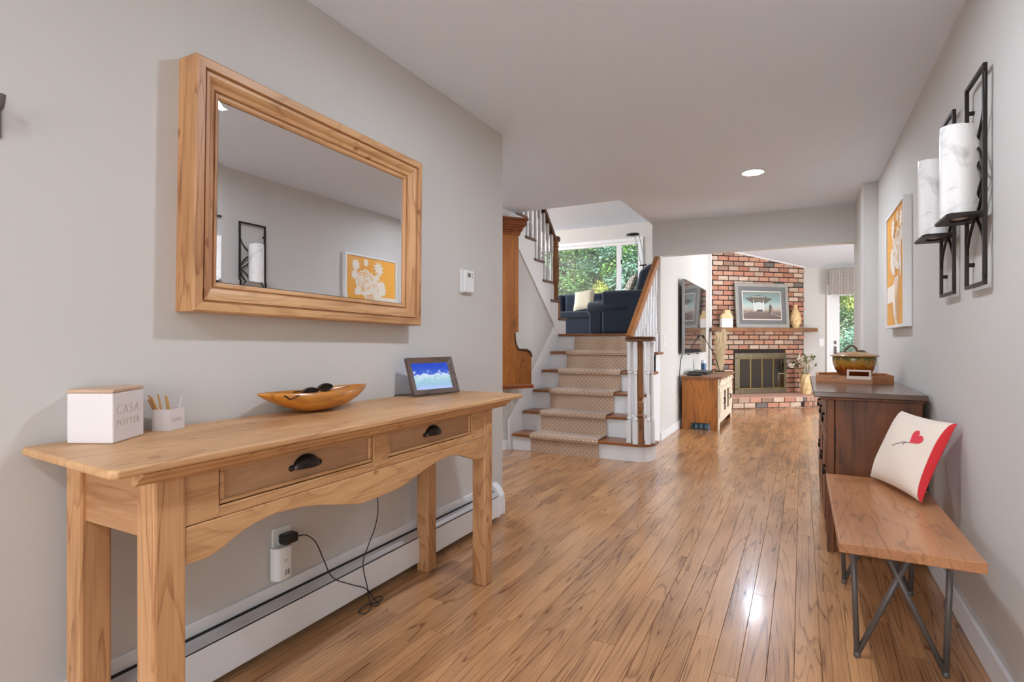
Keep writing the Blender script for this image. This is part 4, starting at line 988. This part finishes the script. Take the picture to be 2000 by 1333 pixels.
for row in range(36):
    z0 = .188+row*CHB
    if z0 > 2.75: break
    off = 0 if row % 2 else -CP/2
    t = off-.06
    while t < TW:
        a, b_ = max(t, 0)+g, min(t+CP, TW)-g; t += CP
        if b_-a < .02: continue
        yw = 10+((a+b_)/2)*fd.y
        if z0 > 2.455+SL*(11.3-yw)-.005: continue
        segs = [(a, b_)]
        if z0+CHB > ZB0 and z0 < ZB1-.03:
            segs = []
            if a < T0-.02: segs.append((a, min(b_, T0-.004)))
            if b_ > T1+.02: segs.append((max(a, T1+.004), b_))
        for q in segs: lay_brick(q[0], q[1], z0+g, z0+CHB-g, chim, R3, FO, fd)
# hearth
hpoly = [(-1.388, 9.285), (.03, 10.36), (.21, 10.58), (.30, 11.29), (.05, 11.29), (-1.388, 9.995)]
def inset_poly(P, k): 
    c_ = (sum(p[0] for p in P)/len(P), sum(p[1] for p in P)/len(P)); return [(c_[0]+(p[0]-c_[0])*k, c_[1]+(p[1]-c_[1])*k) for p in P]
hcore = [(-1.388, 9.30), (.022, 10.37), (.20, 10.585), (.29, 11.29), (.05, 11.29), (-1.388, 9.995)]
hearth = MB().prism(hcore, 0, .176, 'Z').build('hearth', M_mortar, fp)
MB().prism(hpoly, .176, .187, 'Z').build('hearth_top', plain('hearth_cap', (196, 150, 128), .9, var=.15, vscale=8, bump=.3, bscale=80), hearth, bevel=.002)
def face_bricks(p, q, zrows, w):
    p, q = Vector((*p, 0)), Vector((*q, 0)); d = (q-p); Ln = d.length; d.normalize(); nrm = Vector((d.y, -d.x, 0))
    R = Matrix(((d.x, -nrm.x, 0), (d.y, -nrm.y, 0), (0, 0, 1)))
    for i, (z0, z1) in enumerate(zrows):
        t = -(w/2 if i % 2 else 0)-.02
        while t < Ln:
            a, b_ = max(t, 0)+g*.8, min(t+w, Ln)-g*.8; t += w
            if b_-a > .015: lay_brick(a, b_, z0, z1, hearth, R, p, d)
rows = [(.099+.004, .176), (.013+.004, .099-.004), (.0, .010)]
face_bricks(hpoly[0], hpoly[1], rows, CP); face_bricks(hpoly[1], hpoly[2], rows, .095); face_bricks(hpoly[2], hpoly[3], rows, .1)
# metal surround, four folding glass doors, firebox behind
M_fpframe = plain('antique_bronze', (104, 92, 72), .45, metal=.55, var=.2, vscale=12)
m = MB(); i0, i1, j0, j1 = .548, 1.488, .272, .812
m.box(T0, T1, -.035, .01, j1, ZB1-.003); m.box(T0, T1, -.035, .01, .186, j0); m.box(T0, i0, -.035, .01, j0, j1); m.box(i1, T1, -.035, .01, j0, j1)
m.xform(FM).build('door_surround', M_fpframe, fp, bevel=.008)
M_brass = plain('brass_edge', (140, 118, 70), .35, metal=.7)
wd = (i1-i0)/4
for k in range(4):
    a, b_ = i0+k*wd, i0+(k+1)*wd; m = MB(); e_ = .012
    m.box(a+.002, b_-.002, -.028, -.018, j1-e_, j1); m.box(a+.002, b_-.002, -.028, -.018, j0, j0+e_); m.box(a+.002, a+e_, -.028, -.018, j0+e_, j1-e_); m.box(b_-e_, b_-.002, -.028, -.018, j0+e_, j1-e_)
    dd_ = m.xform(FM).build('glass_door', M_brass, fp)
    MB().box(a+e_, b_-e_, -.025, -.021, j0+e_, j1-e_).xform(FM).build('door_glass', glass('fire_glass', (.22, .23, .24), .24), dd_)
MB().tube([fpos(i1-.13, .03, .54), fpos(i1-.08, .06, .535), fpos(i1+.0, .07, .54)], .010, 8).build('door_latch', plain('latch_steel', (190, 186, 176), .25, metal=.9), fp)
m = MB(); m.box(T0, T1, .45, .47, 0, ZB1); m.box(T0, T0+.02, 0, .45, 0, ZB1); m.box(T1-.02, T1, 0, .45, 0, ZB1); m.box(T0, T1, 0, .45, ZB1-.02, ZB1); m.box(T0, T1, .0, .45, .15, .17)
m.xform(FM).build('firebox_lining', plain('soot_black', (24, 22, 21), .95), fp)
# mantel
m = MB(); nT = 30; top = []; rm = random.Random(4)
fr = [(-.12+2.17*i/nT, -.20+rm.uniform(-.012, .012)) for i in range(nT+1)]
m.prism([(p[0], p[1]) for p in fr]+[(1.93, .012), (0, .012)], 1.278, 1.345, 'Z')
m.xform(FM).build('mantel_shelf', M_mantel, fp, bevel=.008)
# white strip where the sloping ceiling meets the brick
p0 = fpos(0, .012, 2.455+SL*1.3); p1 = fpos(TW, .012, 2.455+SL*(11.3-(10+TW*fd.y)))
struct(MB().tube([p0, p1], .018, 4).build('trim_1', M_white))
struct(MB().box(-1.389, -1.365, 9.96, 9.985, 0, 2.74).build('trim_2', M_white))

# ---- picture leaning on the mantel
pc = thing('framed_picture', 'grey framed surreal picture of a hovering roof over a road on the mantel', 'picture', fpos(.97, .08, 1.346))
lean = math.radians(4); wP, hP = 1.085, .785
LM = FM @ Matrix.Translation((.43, -.105, 1.3465)) @ Matrix.Rotation(-lean, 4, 'X')
def pbox(name, mat, x0, x1, z0, z1, y0, y1, par=pc, bv=.003): return MB().box(x0, x1, y0, y1, z0, z1).xform(LM).build(name, mat, par, bevel=bv)
M_pf = plain('weathered_grey_frame', (150, 146, 138), .5, var=.1)
f_ = .062
for q in ((0, wP, hP-f_, hP), (0, wP, 0, f_), (0, f_, f_, hP-f_), (wP-f_, wP, f_, hP-f_)): pbox('frame_rail', M_pf, *q, -.022, 0)
pbox('mat_board', plain('slate_mat', (116, 116, 118), .7), f_, wP-f_, f_, hP-f_, -.010, -.002, bv=0)
a0, a1, c0_, c1_ = f_+.075, wP-f_-.085, f_+.075, hP-f_-.075
pbox('inner_mat', plain('cream_mat', (232, 220, 208), .7), a0, a1, c0_, c1_, -.0125, -.010, bv=0)
a0 += .016; a1 -= .016; c0_ += .016; c1_ -= .016
m_, nt, b = newmat('printed_sky'); L = nt.links.new
tc = nt.nodes.new('ShaderNodeTexCoord'); sp = nt.nodes.new('ShaderNodeSeparateXYZ'); L(tc.outputs['Generated'], sp.inputs[0])
r = nt.nodes.new('ShaderNodeValToRGB'); e = r.color_ramp.elements; e[0].position = 0; e[0].color = (*lin((104, 88, 84)), 1); e[1].position = 1; e[1].color = (*lin((130, 142, 136)), 1)
for p_, c_ in ((.22, (122, 104, 98)), (.30, (160, 138, 122)), (.36, (196, 186, 170)), (.5, (186, 204, 200)), (.68, (148, 176, 174))): x_ = e.new(p_); x_.color = (*lin(c_), 1)
L(sp.outputs[2], r.inputs[0]); L(r.outputs[0], b.inputs['Base Color']); b.inputs['Roughness'].default_value = .4
pbox('print_sheet', m_, a0, a1, c0_, c1_, -.0135, -.0125, bv=0)
def flat(name, pts, mat, d=0):
    MB().prism([(a0+p[0]*(a1-a0), c0_+p[1]*(c1_-c0_)) for p in pts], -.0137-d*.0004, -.0139-d*.0004, 'Y').xform(LM).build(name, mat, pc)
M_roof = plain('print_olive', (98, 96, 84), .6); M_pale = plain('print_pale', (214, 218, 212), .6); M_fig = plain('print_figure', (84, 70, 70), .6); M_line = plain('print_roadline', (186, 172, 166), .6)
flat('painted_panel', [(.27, .30), (.54, .30), (.54, .58), (.42, .63), (.27, .58)], M_pale, 0)
flat('painted_roof', [(.05, .765), (.20, .78), (.20, .84), (.40, .88), (.62, .84), (.64, .78), (.79, .765), (.60, .58), (.43, .63), (.25, .585)], M_roof, 1)
flat('painted_sign', [(.22, .80), (.59, .80), (.59, .835), (.22, .835)], plain('print_sign', (176, 176, 166), .6), 2)
flat('painted_eave', [(.24, .70), (.60, .70), (.60, .715), (.24, .715)], plain('print_sand', (168, 160, 138), .6), 2)
for u in (.27, .53): flat('painted_post', [(u, .27), (u+.022, .27), (u+.022, .68), (u, .68)], plain('print_post', (226, 226, 218), .6), 2)
flat('painted_car', [(.35, .28), (.52, .28), (.51, .345), (.36, .345)], M_fig, 1)
flat('painted_road_line', [(0, .20), (0, .225), (.27, .335), (.27, .325)], M_line, 1); flat('painted_road_line', [(.56, .335), (.56, .325), (.98, .08), (.98, .105)], M_line, 1)
flat('painted_figure', [(.67, .22), (.71, .22), (.74, .47), (.73, .54), (.70, .54), (.69, .45)], M_fig, 2); flat('painted_figure', [(.715, .15), (.78, .15), (.775, .42), (.755, .53), (.735, .53), (.72, .40)], plain('print_figure_light', (150, 128, 116), .6), 1)
MB().box(f_, wP-f_, -.018, -.0165, f_, hP-f_).xform(LM).build('glazing', glass('picture_glass', (1, 1, 1), .06), pc)
# ---- ornaments on the mantel
hs = thing('house_ornament', 'white house shaped ornament with wooden top at left end of mantel', 'ornament', fpos(.22, .11, 1.346))
LO = FM @ Matrix.Translation((.115, -.16, 1.3465))
MB().box(0, .215, 0, .06, 0, .155).xform(LO).build('white_base', plain('chalk_white', (232, 228, 222), .7), hs, bevel=.003)
MB().prism([(0, .155), (.215, .155), (.215, .205), (.165, .25), (.165, .30), (.06, .30), (.06, .25), (0, .205)], 0, .06, 'Y').xform(LO).build('wooden_top', M_vasewood, hs, bevel=.003)
def facet_vase(name, label, prof_, t, off, z, mat, seg=10, twist=.5, cat='vase'):
    T = thing(name, label, cat, fpos(t, off, z)); P = fpos(t, off, z); m = MB(); vs = []; fs = []
    for i, (r_, h_) in enumerate(prof_):
        for k in range(seg):
            a = 2*PI*(k+twist*i)/seg; vs.append((P.x+r_*math.cos(a), P.y+r_*math.sin(a), P.z+h_))
    for i in range(len(prof_)-1):
        for k in range(seg): fs.append((i*seg+k, i*seg+(k+1) % seg, (i+1)*seg+(k+1) % seg, (i+1)*seg+k))
    fs.append(tuple(range(seg))[::-1]); fs.append(tuple((len(prof_)-1)*seg+k for k in range(seg)))
    m.add(vs, fs).build('vase_body', mat, T); return T, P
facet_vase('faceted_vase', 'pale wooden faceted bottle vase at right end of mantel', [(.05, 0), (.075, .06), (.095, .13), (.092, .2), (.065, .28), (.036, .34), (.032, .38), (.046, .415), (.03, .413)], 1.645, .11, 1.346, M_vasewood)
T, P = facet_vase('faceted_vase', 'pale wooden faceted vase of dried flowers standing on the hearth', [(.075, 0), (.095, .10), (.098, .20), (.09, .31), (.075, .345), (.06, .34)], 1.70, .30, .1875, M_vasewood, 8, .35)
dfw = thing('dried_flowers', 'bunch of cream and green dried flowers in the hearth vase', 'dried flowers', P+Vector((0, 0, .3)))
M_dry = plain('dried_cream', (216, 204, 182), .9); M_grn = plain('dried_green', (104, 106, 66), .9); M_stem = plain('dried_stem', (150, 132, 96), .9)
rd = random.Random(9)
for k in range(34):
    a = rd.uniform(0, 2*PI); sp_ = rd.uniform(.02, .24); h_ = rd.uniform(.16, .34)
    e1 = P+Vector((math.cos(a)*sp_-.05, math.sin(a)*sp_, .34+h_)); base = P+Vector((math.cos(a)*.02, math.sin(a)*.02, .25))
    MB().tube([base, (base+e1)/2+Vector((0, 0, .03)), e1], .003, 5).build('stem', M_stem, dfw)
    m = MB()
    for q in range(7):
        c_ = e1+Vector((rd.uniform(-.02, .02), rd.uniform(-.02, .02), rd.uniform(-.05, .02))); r_ = rd.uniform(.010, .017)
        m.lathe([(.001, -r_), (r_*.8, -r_*.5), (r_, 0), (r_*.7, r_*.6), (.001, r_)], 6, c=c_)
    m.build('seed_head', M_dry if k % 3 else M_grn, dfw)
# pampas plume behind the media stand
pv = fpos(-.04, .31, .1875)
T = thing('pampas_vase', 'cream pampas grass plumes in a vase at left of the fireplace', 'pampas grass', pv)
MB().lathe([(.05, 0), (.07, .05), (.075, .16), (.05, .24), (.035, .28), (.04, .30)], 20, c=pv).build('vase', plain('pampas_vase_glaze', (190, 160, 128), .5), T, smooth=True)
m = MB(); rd = random.Random(2)
for s_ in range(3):
    b0 = pv+Vector((0, 0, .28)); tip = pv+Vector((-.03+.05*s_, .02*s_, 1.0+.02*s_))
    MB().tube([b0, tip], .004, 5).build('plume_stem', M_stem, T)
    for q in range(1500):
        t_ = rd.uniform(.12, 1); c_ = b0.lerp(tip, t_); a = rd.uniform(0, 2*PI); L_ = .10*(1-abs(t_-.55)*.9)*rd.uniform(.6, 1.1)
        d = Vector((math.cos(a)*L_, math.sin(a)*L_, rd.uniform(.02, .12))); w_ = Vector((-math.sin(a), math.cos(a), 0))*.009
        m.add([c_-w_, c_+w_, c_+d], [(0, 1, 2)])
o = m.build('plume', plain('pampas_cream', (240, 222, 190), .95), T); o['kind'] = 'stuff'

# ================================================================= TELEVISION + MEDIA STAND
tv = thing('television', 'large wall mounted television with dark reflective screen', 'television', (-1.36, 8.05, .94))
TX = -1.312; ty0, ty1, tz0, tz1 = 7.17, 8.93, .943, 1.905
box('housing', plain('tv_back', (60, 60, 62), .5), tv, TX-.035, TX, ty0+.004, ty1-.004, tz0+.004, tz1-.004, .004)
m_, nt, b = newmat('tv_screen'); b.inputs['Base Color'].default_value = (.035, .035, .037, 1); b.inputs['Roughness'].default_value = .05; b.inputs['Specular IOR Level'].default_value = 1.0; b.inputs['IOR'].default_value = 2.2
box('screen', m_, tv, TX, TX+.003, ty0+.01, ty1-.01, tz0+.012, tz1-.01, 0)
M_bez = plain('tv_bezel', (150, 150, 152), .3, metal=.6)
for q in ((ty0, ty1, tz1-.009, tz1), (ty0, ty1, tz0, tz0+.012), (ty0, ty0+.009, tz0+.012, tz1-.009), (ty1-.009, ty1, tz0+.012, tz1-.009)): box('bezel', M_bez, tv, TX-.03, TX+.005, *q, .001)
box('wall_bracket', M_black, tv, -1.388, TX-.035, 7.7, 8.4, 1.2, 1.65, 0)
for yy in (7.5, 8.2): box('lower_tab', M_black, tv, TX-.02, TX+.002, yy, yy+.04, tz0-.014, tz0, .001)
MB().tube(smooth_pts([(TX-.03, 7.4, 1.0), (-1.365, 7.25, .9), (-1.368, 7.18, .75), (-1.365, 7.14, .62), (-1.368, 7.10, .5), (-1.365, 7.14, .38)]), .006, 6).build('cable', M_black, tv, smooth=True)

md = thing('media_stand', 'wooden media stand with whitewashed cabinet doors under the television', 'media stand', (-1.12, 7.9, 0))
mx0, mx1, my0, my1, mz = -1.345, -.905, 7.19, 8.62, .64
M_wash = wood('whitewashed_front', (222, 206, 182), (176, 156, 132), 'Z', .6, ring=8, lines=.2)
box('top', M_tvtop, md, mx0-.005, mx1+.04, my0-.03, my1+.03, mz, mz+.032, .004)
side = [(mx0, 0), (mx0+.10, 0), (mx0+.115, .085), (mx1-.115, .085), (mx1-.09, 0), (mx1-.012, 0), (mx1-.012, mz), (mx0, mz)]
for y in (my0, my1-.03): MB().prism(side, y, y+.03, 'Y').build('side_panel', M_tvwood, md, bevel=.003)
box('shelf_body', M_tvwood, md, mx0+.01, mx1-.02, my0+.03, my1-.03, .11, mz, 0)
fr_ = [(my0, 0), (my0+.09, 0), (my0+.12, .08), (my1-.12, .08), (my1-.09, 0), (my1, 0), (my1, mz), (my0, mz)]
MB().prism(fr_, mx1-.012, mx1, 'X').build('front_frame', M_wash, md, bevel=.002)
nd = 4; dw = (my1-my0-.08)/nd
for k in range(nd):
    a = my0+.04+k*dw; b_ = a+dw-.012
    d = box('cabinet_door', M_wash, md, mx1, mx1+.012, a, b_, .15, .53, .003)
    if k in (1, 2): box('door_window', plain('window_dark', (72, 46, 34), .25), d, mx1+.0115, mx1+.0135, a+.07, b_-.07, .21, .47, 0)
    else: box('door_panel', M_wash, d, mx1+.012, mx1+.018, a+.06, b_-.06, .21, .47, .003)
    yy = b_-.03 if k % 2 == 0 else a+.03
    MB().tube([(mx1+.012, yy, .31), (mx1+.032, yy, .32), (mx1+.032, yy, .37), (mx1+.012, yy, .38)], .005, 6).build('handle', M_iron, d)
    dr = box('drawer_front', M_wash, md, mx1, mx1+.012, a, b_, .55, .625, .002)
    box('corner_bracket', M_iron, dr, mx1+.012, mx1+.015, a+.01, a+.05, .60, .622, 0)
rc = thing('cable_box', 'flat dark cable box on top of the media stand', 'cable box', (-1.2, 7.75, mz+.032))
box('case', plain('dark_case', (58, 56, 52), .4), rc, -1.33, -1.09, 7.55, 8.05, mz+.0325, mz+.07, .006); box('front_strip', M_black, rc, -1.092, -1.088, 7.57, 8.03, mz+.04, mz+.062, 0)
rm_ = thing('remote_control', 'black remote control lying in front of the cable box', 'remote', (-1.2, 7.3, mz+.032))
MB().box(-1.30, -1.12, 7.26, 7.31, mz+.0325, mz+.055).build('remote_body', M_black, rm_, bevel=.006); box('button_pad', plain('button_blue', (140, 166, 186), .4), rm_, -1.235, -1.215, 7.258, 7.305, mz+.055, mz+.058, .001)
cn = thing('drink_can', 'blue and white can on the media stand beside the wall', 'can', (-1.25, 8.3, mz+.032))
MB().lathe([(.028, 0), (.034, .006), (.034, .15), (.027, .165), (.026, .168)], 20, c=(-1.25, 8.3, mz+.0325)).build('can_body', plain('can_white', (206, 216, 226), .3, metal=.3), cn, smooth=True)
MB().lathe([(.0345, .03), (.0346, .032), (.0346, .12), (.0345, .122)], 20, c=(-1.25, 8.3, mz+.0325)).build('can_band', plain('can_blue', (54, 90, 140), .35), cn, smooth=True)
rl_ = thing('desk_lamp', 'thin dark bent arm lamp at far end of the media stand', 'lamp', (-1.05, 8.5, mz+.032))
MB().lathe([(.07, 0), (.075, .006), (.07, .012), (.01, .016)], 20, c=(-1.05, 8.45, mz+.0325)).build('lamp_base', M_iron, rl_, smooth=True)
MB().tube([(-1.05, 8.45, mz+.04), (-1.12, 8.45, .92), (-1.26, 8.45, 1.16)], .006, 8).build('lamp_arm', plain('lamp_brown', (66, 44, 34), .4), rl_)
MB().tube([(-1.26, 8.45, 1.16), (-1.295, 8.45, 1.20)], .014, 8).build('lamp_head', M_iron, rl_)
bg_ = thing('folded_bag', 'folded light blue bag stored under the media stand', 'bag', (-1.15, 7.35, 0))
MB().box(-1.24, -1.03, 7.26, 7.44, .001, .07).build('bag_body', plain('bag_blue', (122, 156, 176), .7, var=.3, vscale=20), bg_, bevel=.02)
for i in range(3): box('bag_fold', plain('bag_navy', (36, 58, 76), .8), bg_, -1.22+.06*i, -1.20+.06*i, 7.258, 7.262, .012, .06, 0)
def switch(name, label, x0, x1, y0, y1, z0, z1, ax):
    t = thing(name, label, 'light switch', ((x0+x1)/2, (y0+y1)/2, z0)); box('switch_plate', M_plastic, t, x0, x1, y0, y1, z0, z1, .002)
    if ax == 'X': box('rocker', M_plastic, t, x1, x1+.004, (y0+y1)/2-.016, (y0+y1)/2+.016, (z0+z1)/2-.033, (z0+z1)/2+.033, .001)
    else: box('rocker', M_plastic, t, (x0+x1)/2-.016, (x0+x1)/2+.016, y0-.004, y0, (z0+z1)/2-.033, (z0+z1)/2+.033, .001)
switch('light_switch', 'white switch plate on the wall before the television', -1.39, -1.384, 6.345, 6.425, 1.06, 1.185, 'X')
switch('light_switch', 'white switch plate between the mantel and the garden door', .283, .362, 11.293, 11.30, 1.02, 1.16, 'Y')
# valance above the garden door
vl = thing('window_valance', 'grey striped box valance above the garden door', 'valance', (.93, 11.2, 1.93))
m_, nt, b = newmat('striped_fabric'); L = nt.links.new
tc = nt.nodes.new('ShaderNodeTexCoord'); wv = nt.nodes.new('ShaderNodeTexWave'); wv.inputs['Scale'].default_value = 14; wv.inputs['Distortion'].default_value = 3; wv.inputs['Detail'].default_value = 3; wv.inputs['Detail Scale'].default_value = 6
L(tc.outputs['Object'], wv.inputs[0]); r = nt.nodes.new('ShaderNodeValToRGB'); r.color_ramp.elements[0].color = (*lin((122, 112, 108)), 1); r.color_ramp.elements[1].color = (*lin((184, 176, 168)), 1)
L(wv.outputs['Fac'], r.inputs[0]); L(r.outputs[0], b.inputs['Base Color']); b.inputs['Roughness'].default_value = .95
box('front_board', m_, vl, .43, 1.45, 11.14, 11.16, 1.935, 2.37, .006); box('return_board', m_, vl, .43, .45, 11.16, 11.298, 1.935, 2.37, .004); box('return_board', m_, vl, 1.43, 1.45, 11.16, 11.298, 1.935, 2.37, .004); box('dust_board', m_, vl, .45, 1.43, 11.16, 11.298, 2.35, 2.37, 0)

# ================================================================= LIVING ROOM UPSTAIRS
M_velvet = plain('navy_velvet', (7, 28, 48), .85, sheen=.22, var=.3, vscale=5)
sf = thing('sofa', 'blue velvet sofa with rolled arm below the large window', 'sofa', (-4.4, 10.65, ZU))
x0, x1 = -5.5, -3.38
box('seat_base', M_velvet, sf, x0+.1, x1-.1, 10.28, 11.1, ZU+.02, ZU+.36, .03)
for k in range(2):
    a = x0+.2+k*.87; box('seat_cushion', M_velvet, sf, a, a+.86, 10.25, 10.95, ZU+.36, ZU+.51, .04)
    box('back_cushion', M_velvet, sf, a, a+.86, 10.75, 11.02, ZU+.45, ZU+.90, .07)
box('back_frame', M_velvet, sf, x0+.05, x1-.05, 10.95, 11.18, ZU+.02, ZU+.92, .06)
for xa in (x0, x1-.24):
    box('arm_panel', M_velvet, sf, xa+.04, xa+.22, 10.26, 11.1, ZU+.02, ZU+.60, .03)
    MB().lathe([(.02, 10.24), (.12, 10.245), (.13, 10.27), (.13, 11.05), (.1, 11.1)], 24, c=(xa+.13, 0, ZU+.60), axis='Y').build('rolled_arm', M_velvet, sf, smooth=True)
def cushion(name, label, mat, c_, w_, h_, nrm, th_=.07, roll=0):
    nrm = Vector(nrm).normalized(); s_ = Vector((0, 0, 1)).cross(nrm).normalized(); u_ = nrm.cross(s_)
    c_ = Vector(c_); m = MB()
    def f(u, v, sd):
        a, b_ = 2*u-1, 2*v-1; p_ = max((1-a**4)*(1-b_**4), 0)**.5
        aa, bb = a*math.cos(roll)-b_*math.sin(roll), a*math.sin(roll)+b_*math.cos(roll)
        k = 1-.06*(1-max(abs(a), abs(b_)))
        return c_+s_*aa*w_/2*(1-.05*(1-b_*b_))+u_*bb*h_/2*(1-.05*(1-a*a))+nrm*sd*th_*p_
    m.grid(lambda u, v: f(u, v, 1), 12, 12); m.grid(lambda u, v: f(1-u, v, -1), 12, 12)
    o = m.build(name, mat, None, smooth=True); return tag(o, label, 'pillow')
cushion('throw_pillow', 'cream pillow leaning on the blue sofa below the window', plain('pillow_cream', (212, 206, 184), .9), (-3.86, 10.42, ZU+.74), .44, .44, (-.1, -1, .45), .07, .12)
ch = thing('armchair', 'dark blue velvet armchair turned away at the top of the stairs', 'armchair', (-2.7, 9.2, ZU))
box('seat_base', M_velvet, ch, -3.08, -2.2, 8.72, 9.55, ZU+.02, ZU+.42, .03)
box('outer_side', M_velvet, ch, -2.92, -2.15, 8.66, 8.84, ZU+.03, ZU+.74, .05)
MB().lathe([(.02, -3.16), (.10, -3.155), (.112, -3.13), (.112, -2.5), (.09, -2.45)], 22, c=(0, 8.76, ZU+.46), axis='X').build('rolled_arm', M_velvet, ch, smooth=True)
box('arm_front', M_velvet, ch, -3.13, -2.9, 8.67, 8.85, ZU+.02, ZU+.44, .03)
box('arm_panel', M_velvet, ch, -3.08, -2.2, 9.42, 9.6, ZU+.02, ZU+.5, .03)
MB().lathe([(.02, -3.16), (.10, -3.155), (.112, -3.13), (.112, -2.5), (.09, -2.45)], 22, c=(0, 9.51, ZU+.5), axis='X').build('rolled_arm', M_velvet, ch, smooth=True)
box('seat_cushion', M_velvet, ch, -3.1, -2.4, 8.86, 9.4, ZU+.42, ZU+.55, .04)
MB().prism([(-2.45, ZU+.4), (-2.0, ZU+.4), (-1.9, ZU+1.12), (-2.12, ZU+1.16), (-2.3, ZU+1.05)], 8.72, 9.55, 'Y').build('backrest', M_velvet, ch, bevel=.06, seg=4)
m_, nt, b = newmat('speckled_fabric'); col, nz = noise_color(nt, 60, (80, 76, 70), (226, 220, 204), .42, .52, 2); nt.links.new(col, b.inputs['Base Color']); b.inputs['Roughness'].default_value = .95
cushion('throw_pillow', 'speckled grey and cream pillow on the blue armchair', m_, (-2.52, 9.0, ZU+.82), .42, .40, (-.9, -.3, .4), .07)
fl = thing('floor_lamp', 'slim black floor lamp with angled arm in the corner by window', 'floor lamp', (-2.79, 10.9, ZU))
MB().lathe([(.13, 0), (.13, .015), (.02, .022)], 24, c=(-2.79, 10.9, ZU)).build('lamp_base', M_black, fl, smooth=True)
MB().tube([(-2.79, 10.9, ZU+.015), (-2.79, 10.9, 2.63)], .011, 8).build('pole', M_black, fl)
MB().tube([(-2.86, 10.9, 2.63), (-2.72, 10.9, 2.63)], .014, 8).build('joint_bar', M_black, fl)
for dx in (-.045, .045): MB().tube([(-2.79+dx, 10.9, 2.63), (-2.92+dx, 10.9, 3.25)], .006, 6).build('arm_rod', M_black, fl)
MB().lathe([(.02, 3.235), (.13, 3.24), (.135, 3.26), (.12, 3.28), (.02, 3.283)], 24, c=(-3.0, 10.9, 0), sy=.7).build('lamp_head', M_black, fl, smooth=True)

# ================================================================= GARDEN
lawn = MB().box(-30, 26, 11.46, 46, -.3, -.1).build('ground', plain('grass_ground', (70, 92, 46), .95, var=.4, vscale=1.2)); struct(lawn)
def leaf_mat(name, c0, c1):
    m, nt, b = newmat(name); col, nz = noise_color(nt, 1.7, c0, c1, .3, .7, 6); nt.links.new(col, b.inputs['Base Color']); b.inputs['Roughness'].default_value = .5
    b.inputs['Subsurface Weight'].default_value = 0; b.inputs['Transmission Weight'].default_value = 0
    return m
def foliage_mesh(name, n, seed, mat, leaf, shape):
    r = random.Random(seed); vs, fs = [], []
    clumps = [(shape(r), r.uniform(.25, .6)) for _ in range(70)]
    for i in range(n):
        c_, cr = clumps[r.randrange(len(clumps))]
        d = Vector((r.gauss(0, 1), r.gauss(0, 1), r.gauss(0, .7))); d = d.normalized()*cr*r.random()**.4
        p = c_+d; a = Vector((r.gauss(0, 1), r.gauss(0, 1), r.gauss(0, .6))).normalized(); bb = a.cross(Vector((r.gauss(0, 1), r.gauss(0, 1), r.gauss(0, 1)))).normalized()
        s = leaf*r.uniform(.6, 1.3); o = len(vs); vs += [p-a*s, p+bb*s*.42, p+a*s, p-bb*s*.42]; fs.append((o, o+1, o+2, o+3))
    me = bpy.data.meshes.new(name); me.from_pydata(vs, [], fs); me.materials.append(mat); me.update(); return me
def crown(r):
    while True:
        v = Vector((r.uniform(-1, 1), r.uniform(-1, 1), r.uniform(-1, 1)))
        if .25 < v.length < 1: return Vector((v.x*1.7, v.y*1.5, v.z*1.9))
LM1 = leaf_mat('leaf_green', (38, 84, 34), (98, 146, 64)); LM2 = leaf_mat('leaf_bluegreen', (46, 98, 76), (128, 176, 148)); LM3 = leaf_mat('leaf_yellow', (104, 130, 44), (186, 196, 92)); LM4 = leaf_mat('leaf_dark', (24, 54, 26), (62, 98, 44))
FM_ = {'g': foliage_mesh('foliage', 30000, 1, LM1, .05, crown), 'b': foliage_mesh('foliage', 30000, 2, LM2, .05, crown), 'y': foliage_mesh('foliage', 30000, 3, LM3, .05, crown), 'd': foliage_mesh('foliage', 30000, 4, LM4, .055, crown)}
M_bark = plain('bark', (104, 82, 62), .95, var=.3, vscale=10)
def tree(x, y, zc_, kind, s, label, name='garden_tree'):
    t = thing(name, label, 'tree', (x, y, -.1), 'garden trees behind the house')
    o = bpy.data.objects.new('foliage', FM_[kind]); C.objects.link(o); put(o, (x, y, zc_), t, Matrix.Rotation(x*3.1+y, 3, 'Z')); o.scale = (s, s, s); o['kind'] = 'stuff'
    r = random.Random(int(x*10)); MB().tube([(x, y, -.1), (x+.1, y, zc_*.5), (x-.05, y+.1, zc_+.4)], [.14*s, .10*s, .05*s], 10).build('trunk', M_bark, t, smooth=True)
    for k in range(3): MB().tube([(x, y, zc_-.6+.3*k), (x+r.uniform(-.9, .9)*s, y+r.uniform(-.6, .6)*s, zc_+.4*k+.3)], [.05*s, .015], 6).build('branch', M_bark, t)
tree(-5.9, 15.0, 3.6, 'g', 1.0, 'bright green leafy tree in the middle of the living room window')
tree(-7.6, 14.6, 2.6, 'b', .9, 'blue green shrub like tree at lower left of the living room window')
tree(-4.4, 15.6, 3.2, 'b', .95, 'blue green tree left of the window mullion outside')
tree(-3.3, 17.0, 3.6, 'd', 1.25, 'dark green tree outside the narrow right window pane')
tree(-8.6, 17.0, 4.2, 'g', 1.4, 'tall green tree behind the blue green shrub outside')
tree(-6.2, 19.0, 4.0, 'd', 1.6, 'large dark tree far behind the bright green tree')
tree(-10.6, 16.0, 3.5, 'y', 1.3, 'yellowish tree at the far left outside the window')
tree(-5.0, 14.2, 1.6, 'y', .55, 'low yellowish shrub below the window outside', 'garden_shrub')
tree(1.25, 15.2, .35, 'b', .55, 'low blue green shrub outside the garden door', 'garden_shrub')
tree(1.35, 17.0, .55, 'd', .75, 'dark green hedge shrub behind the low shrub outside garden door', 'garden_shrub')
tree(2.0, 21.5, 3.3, 'y', .9, 'sunlit yellow tree above the hedge outside the garden door')
tree(-.4, 24.0, 2.2, 'g', 1.2, 'green tree far beyond the hedge outside the garden door')
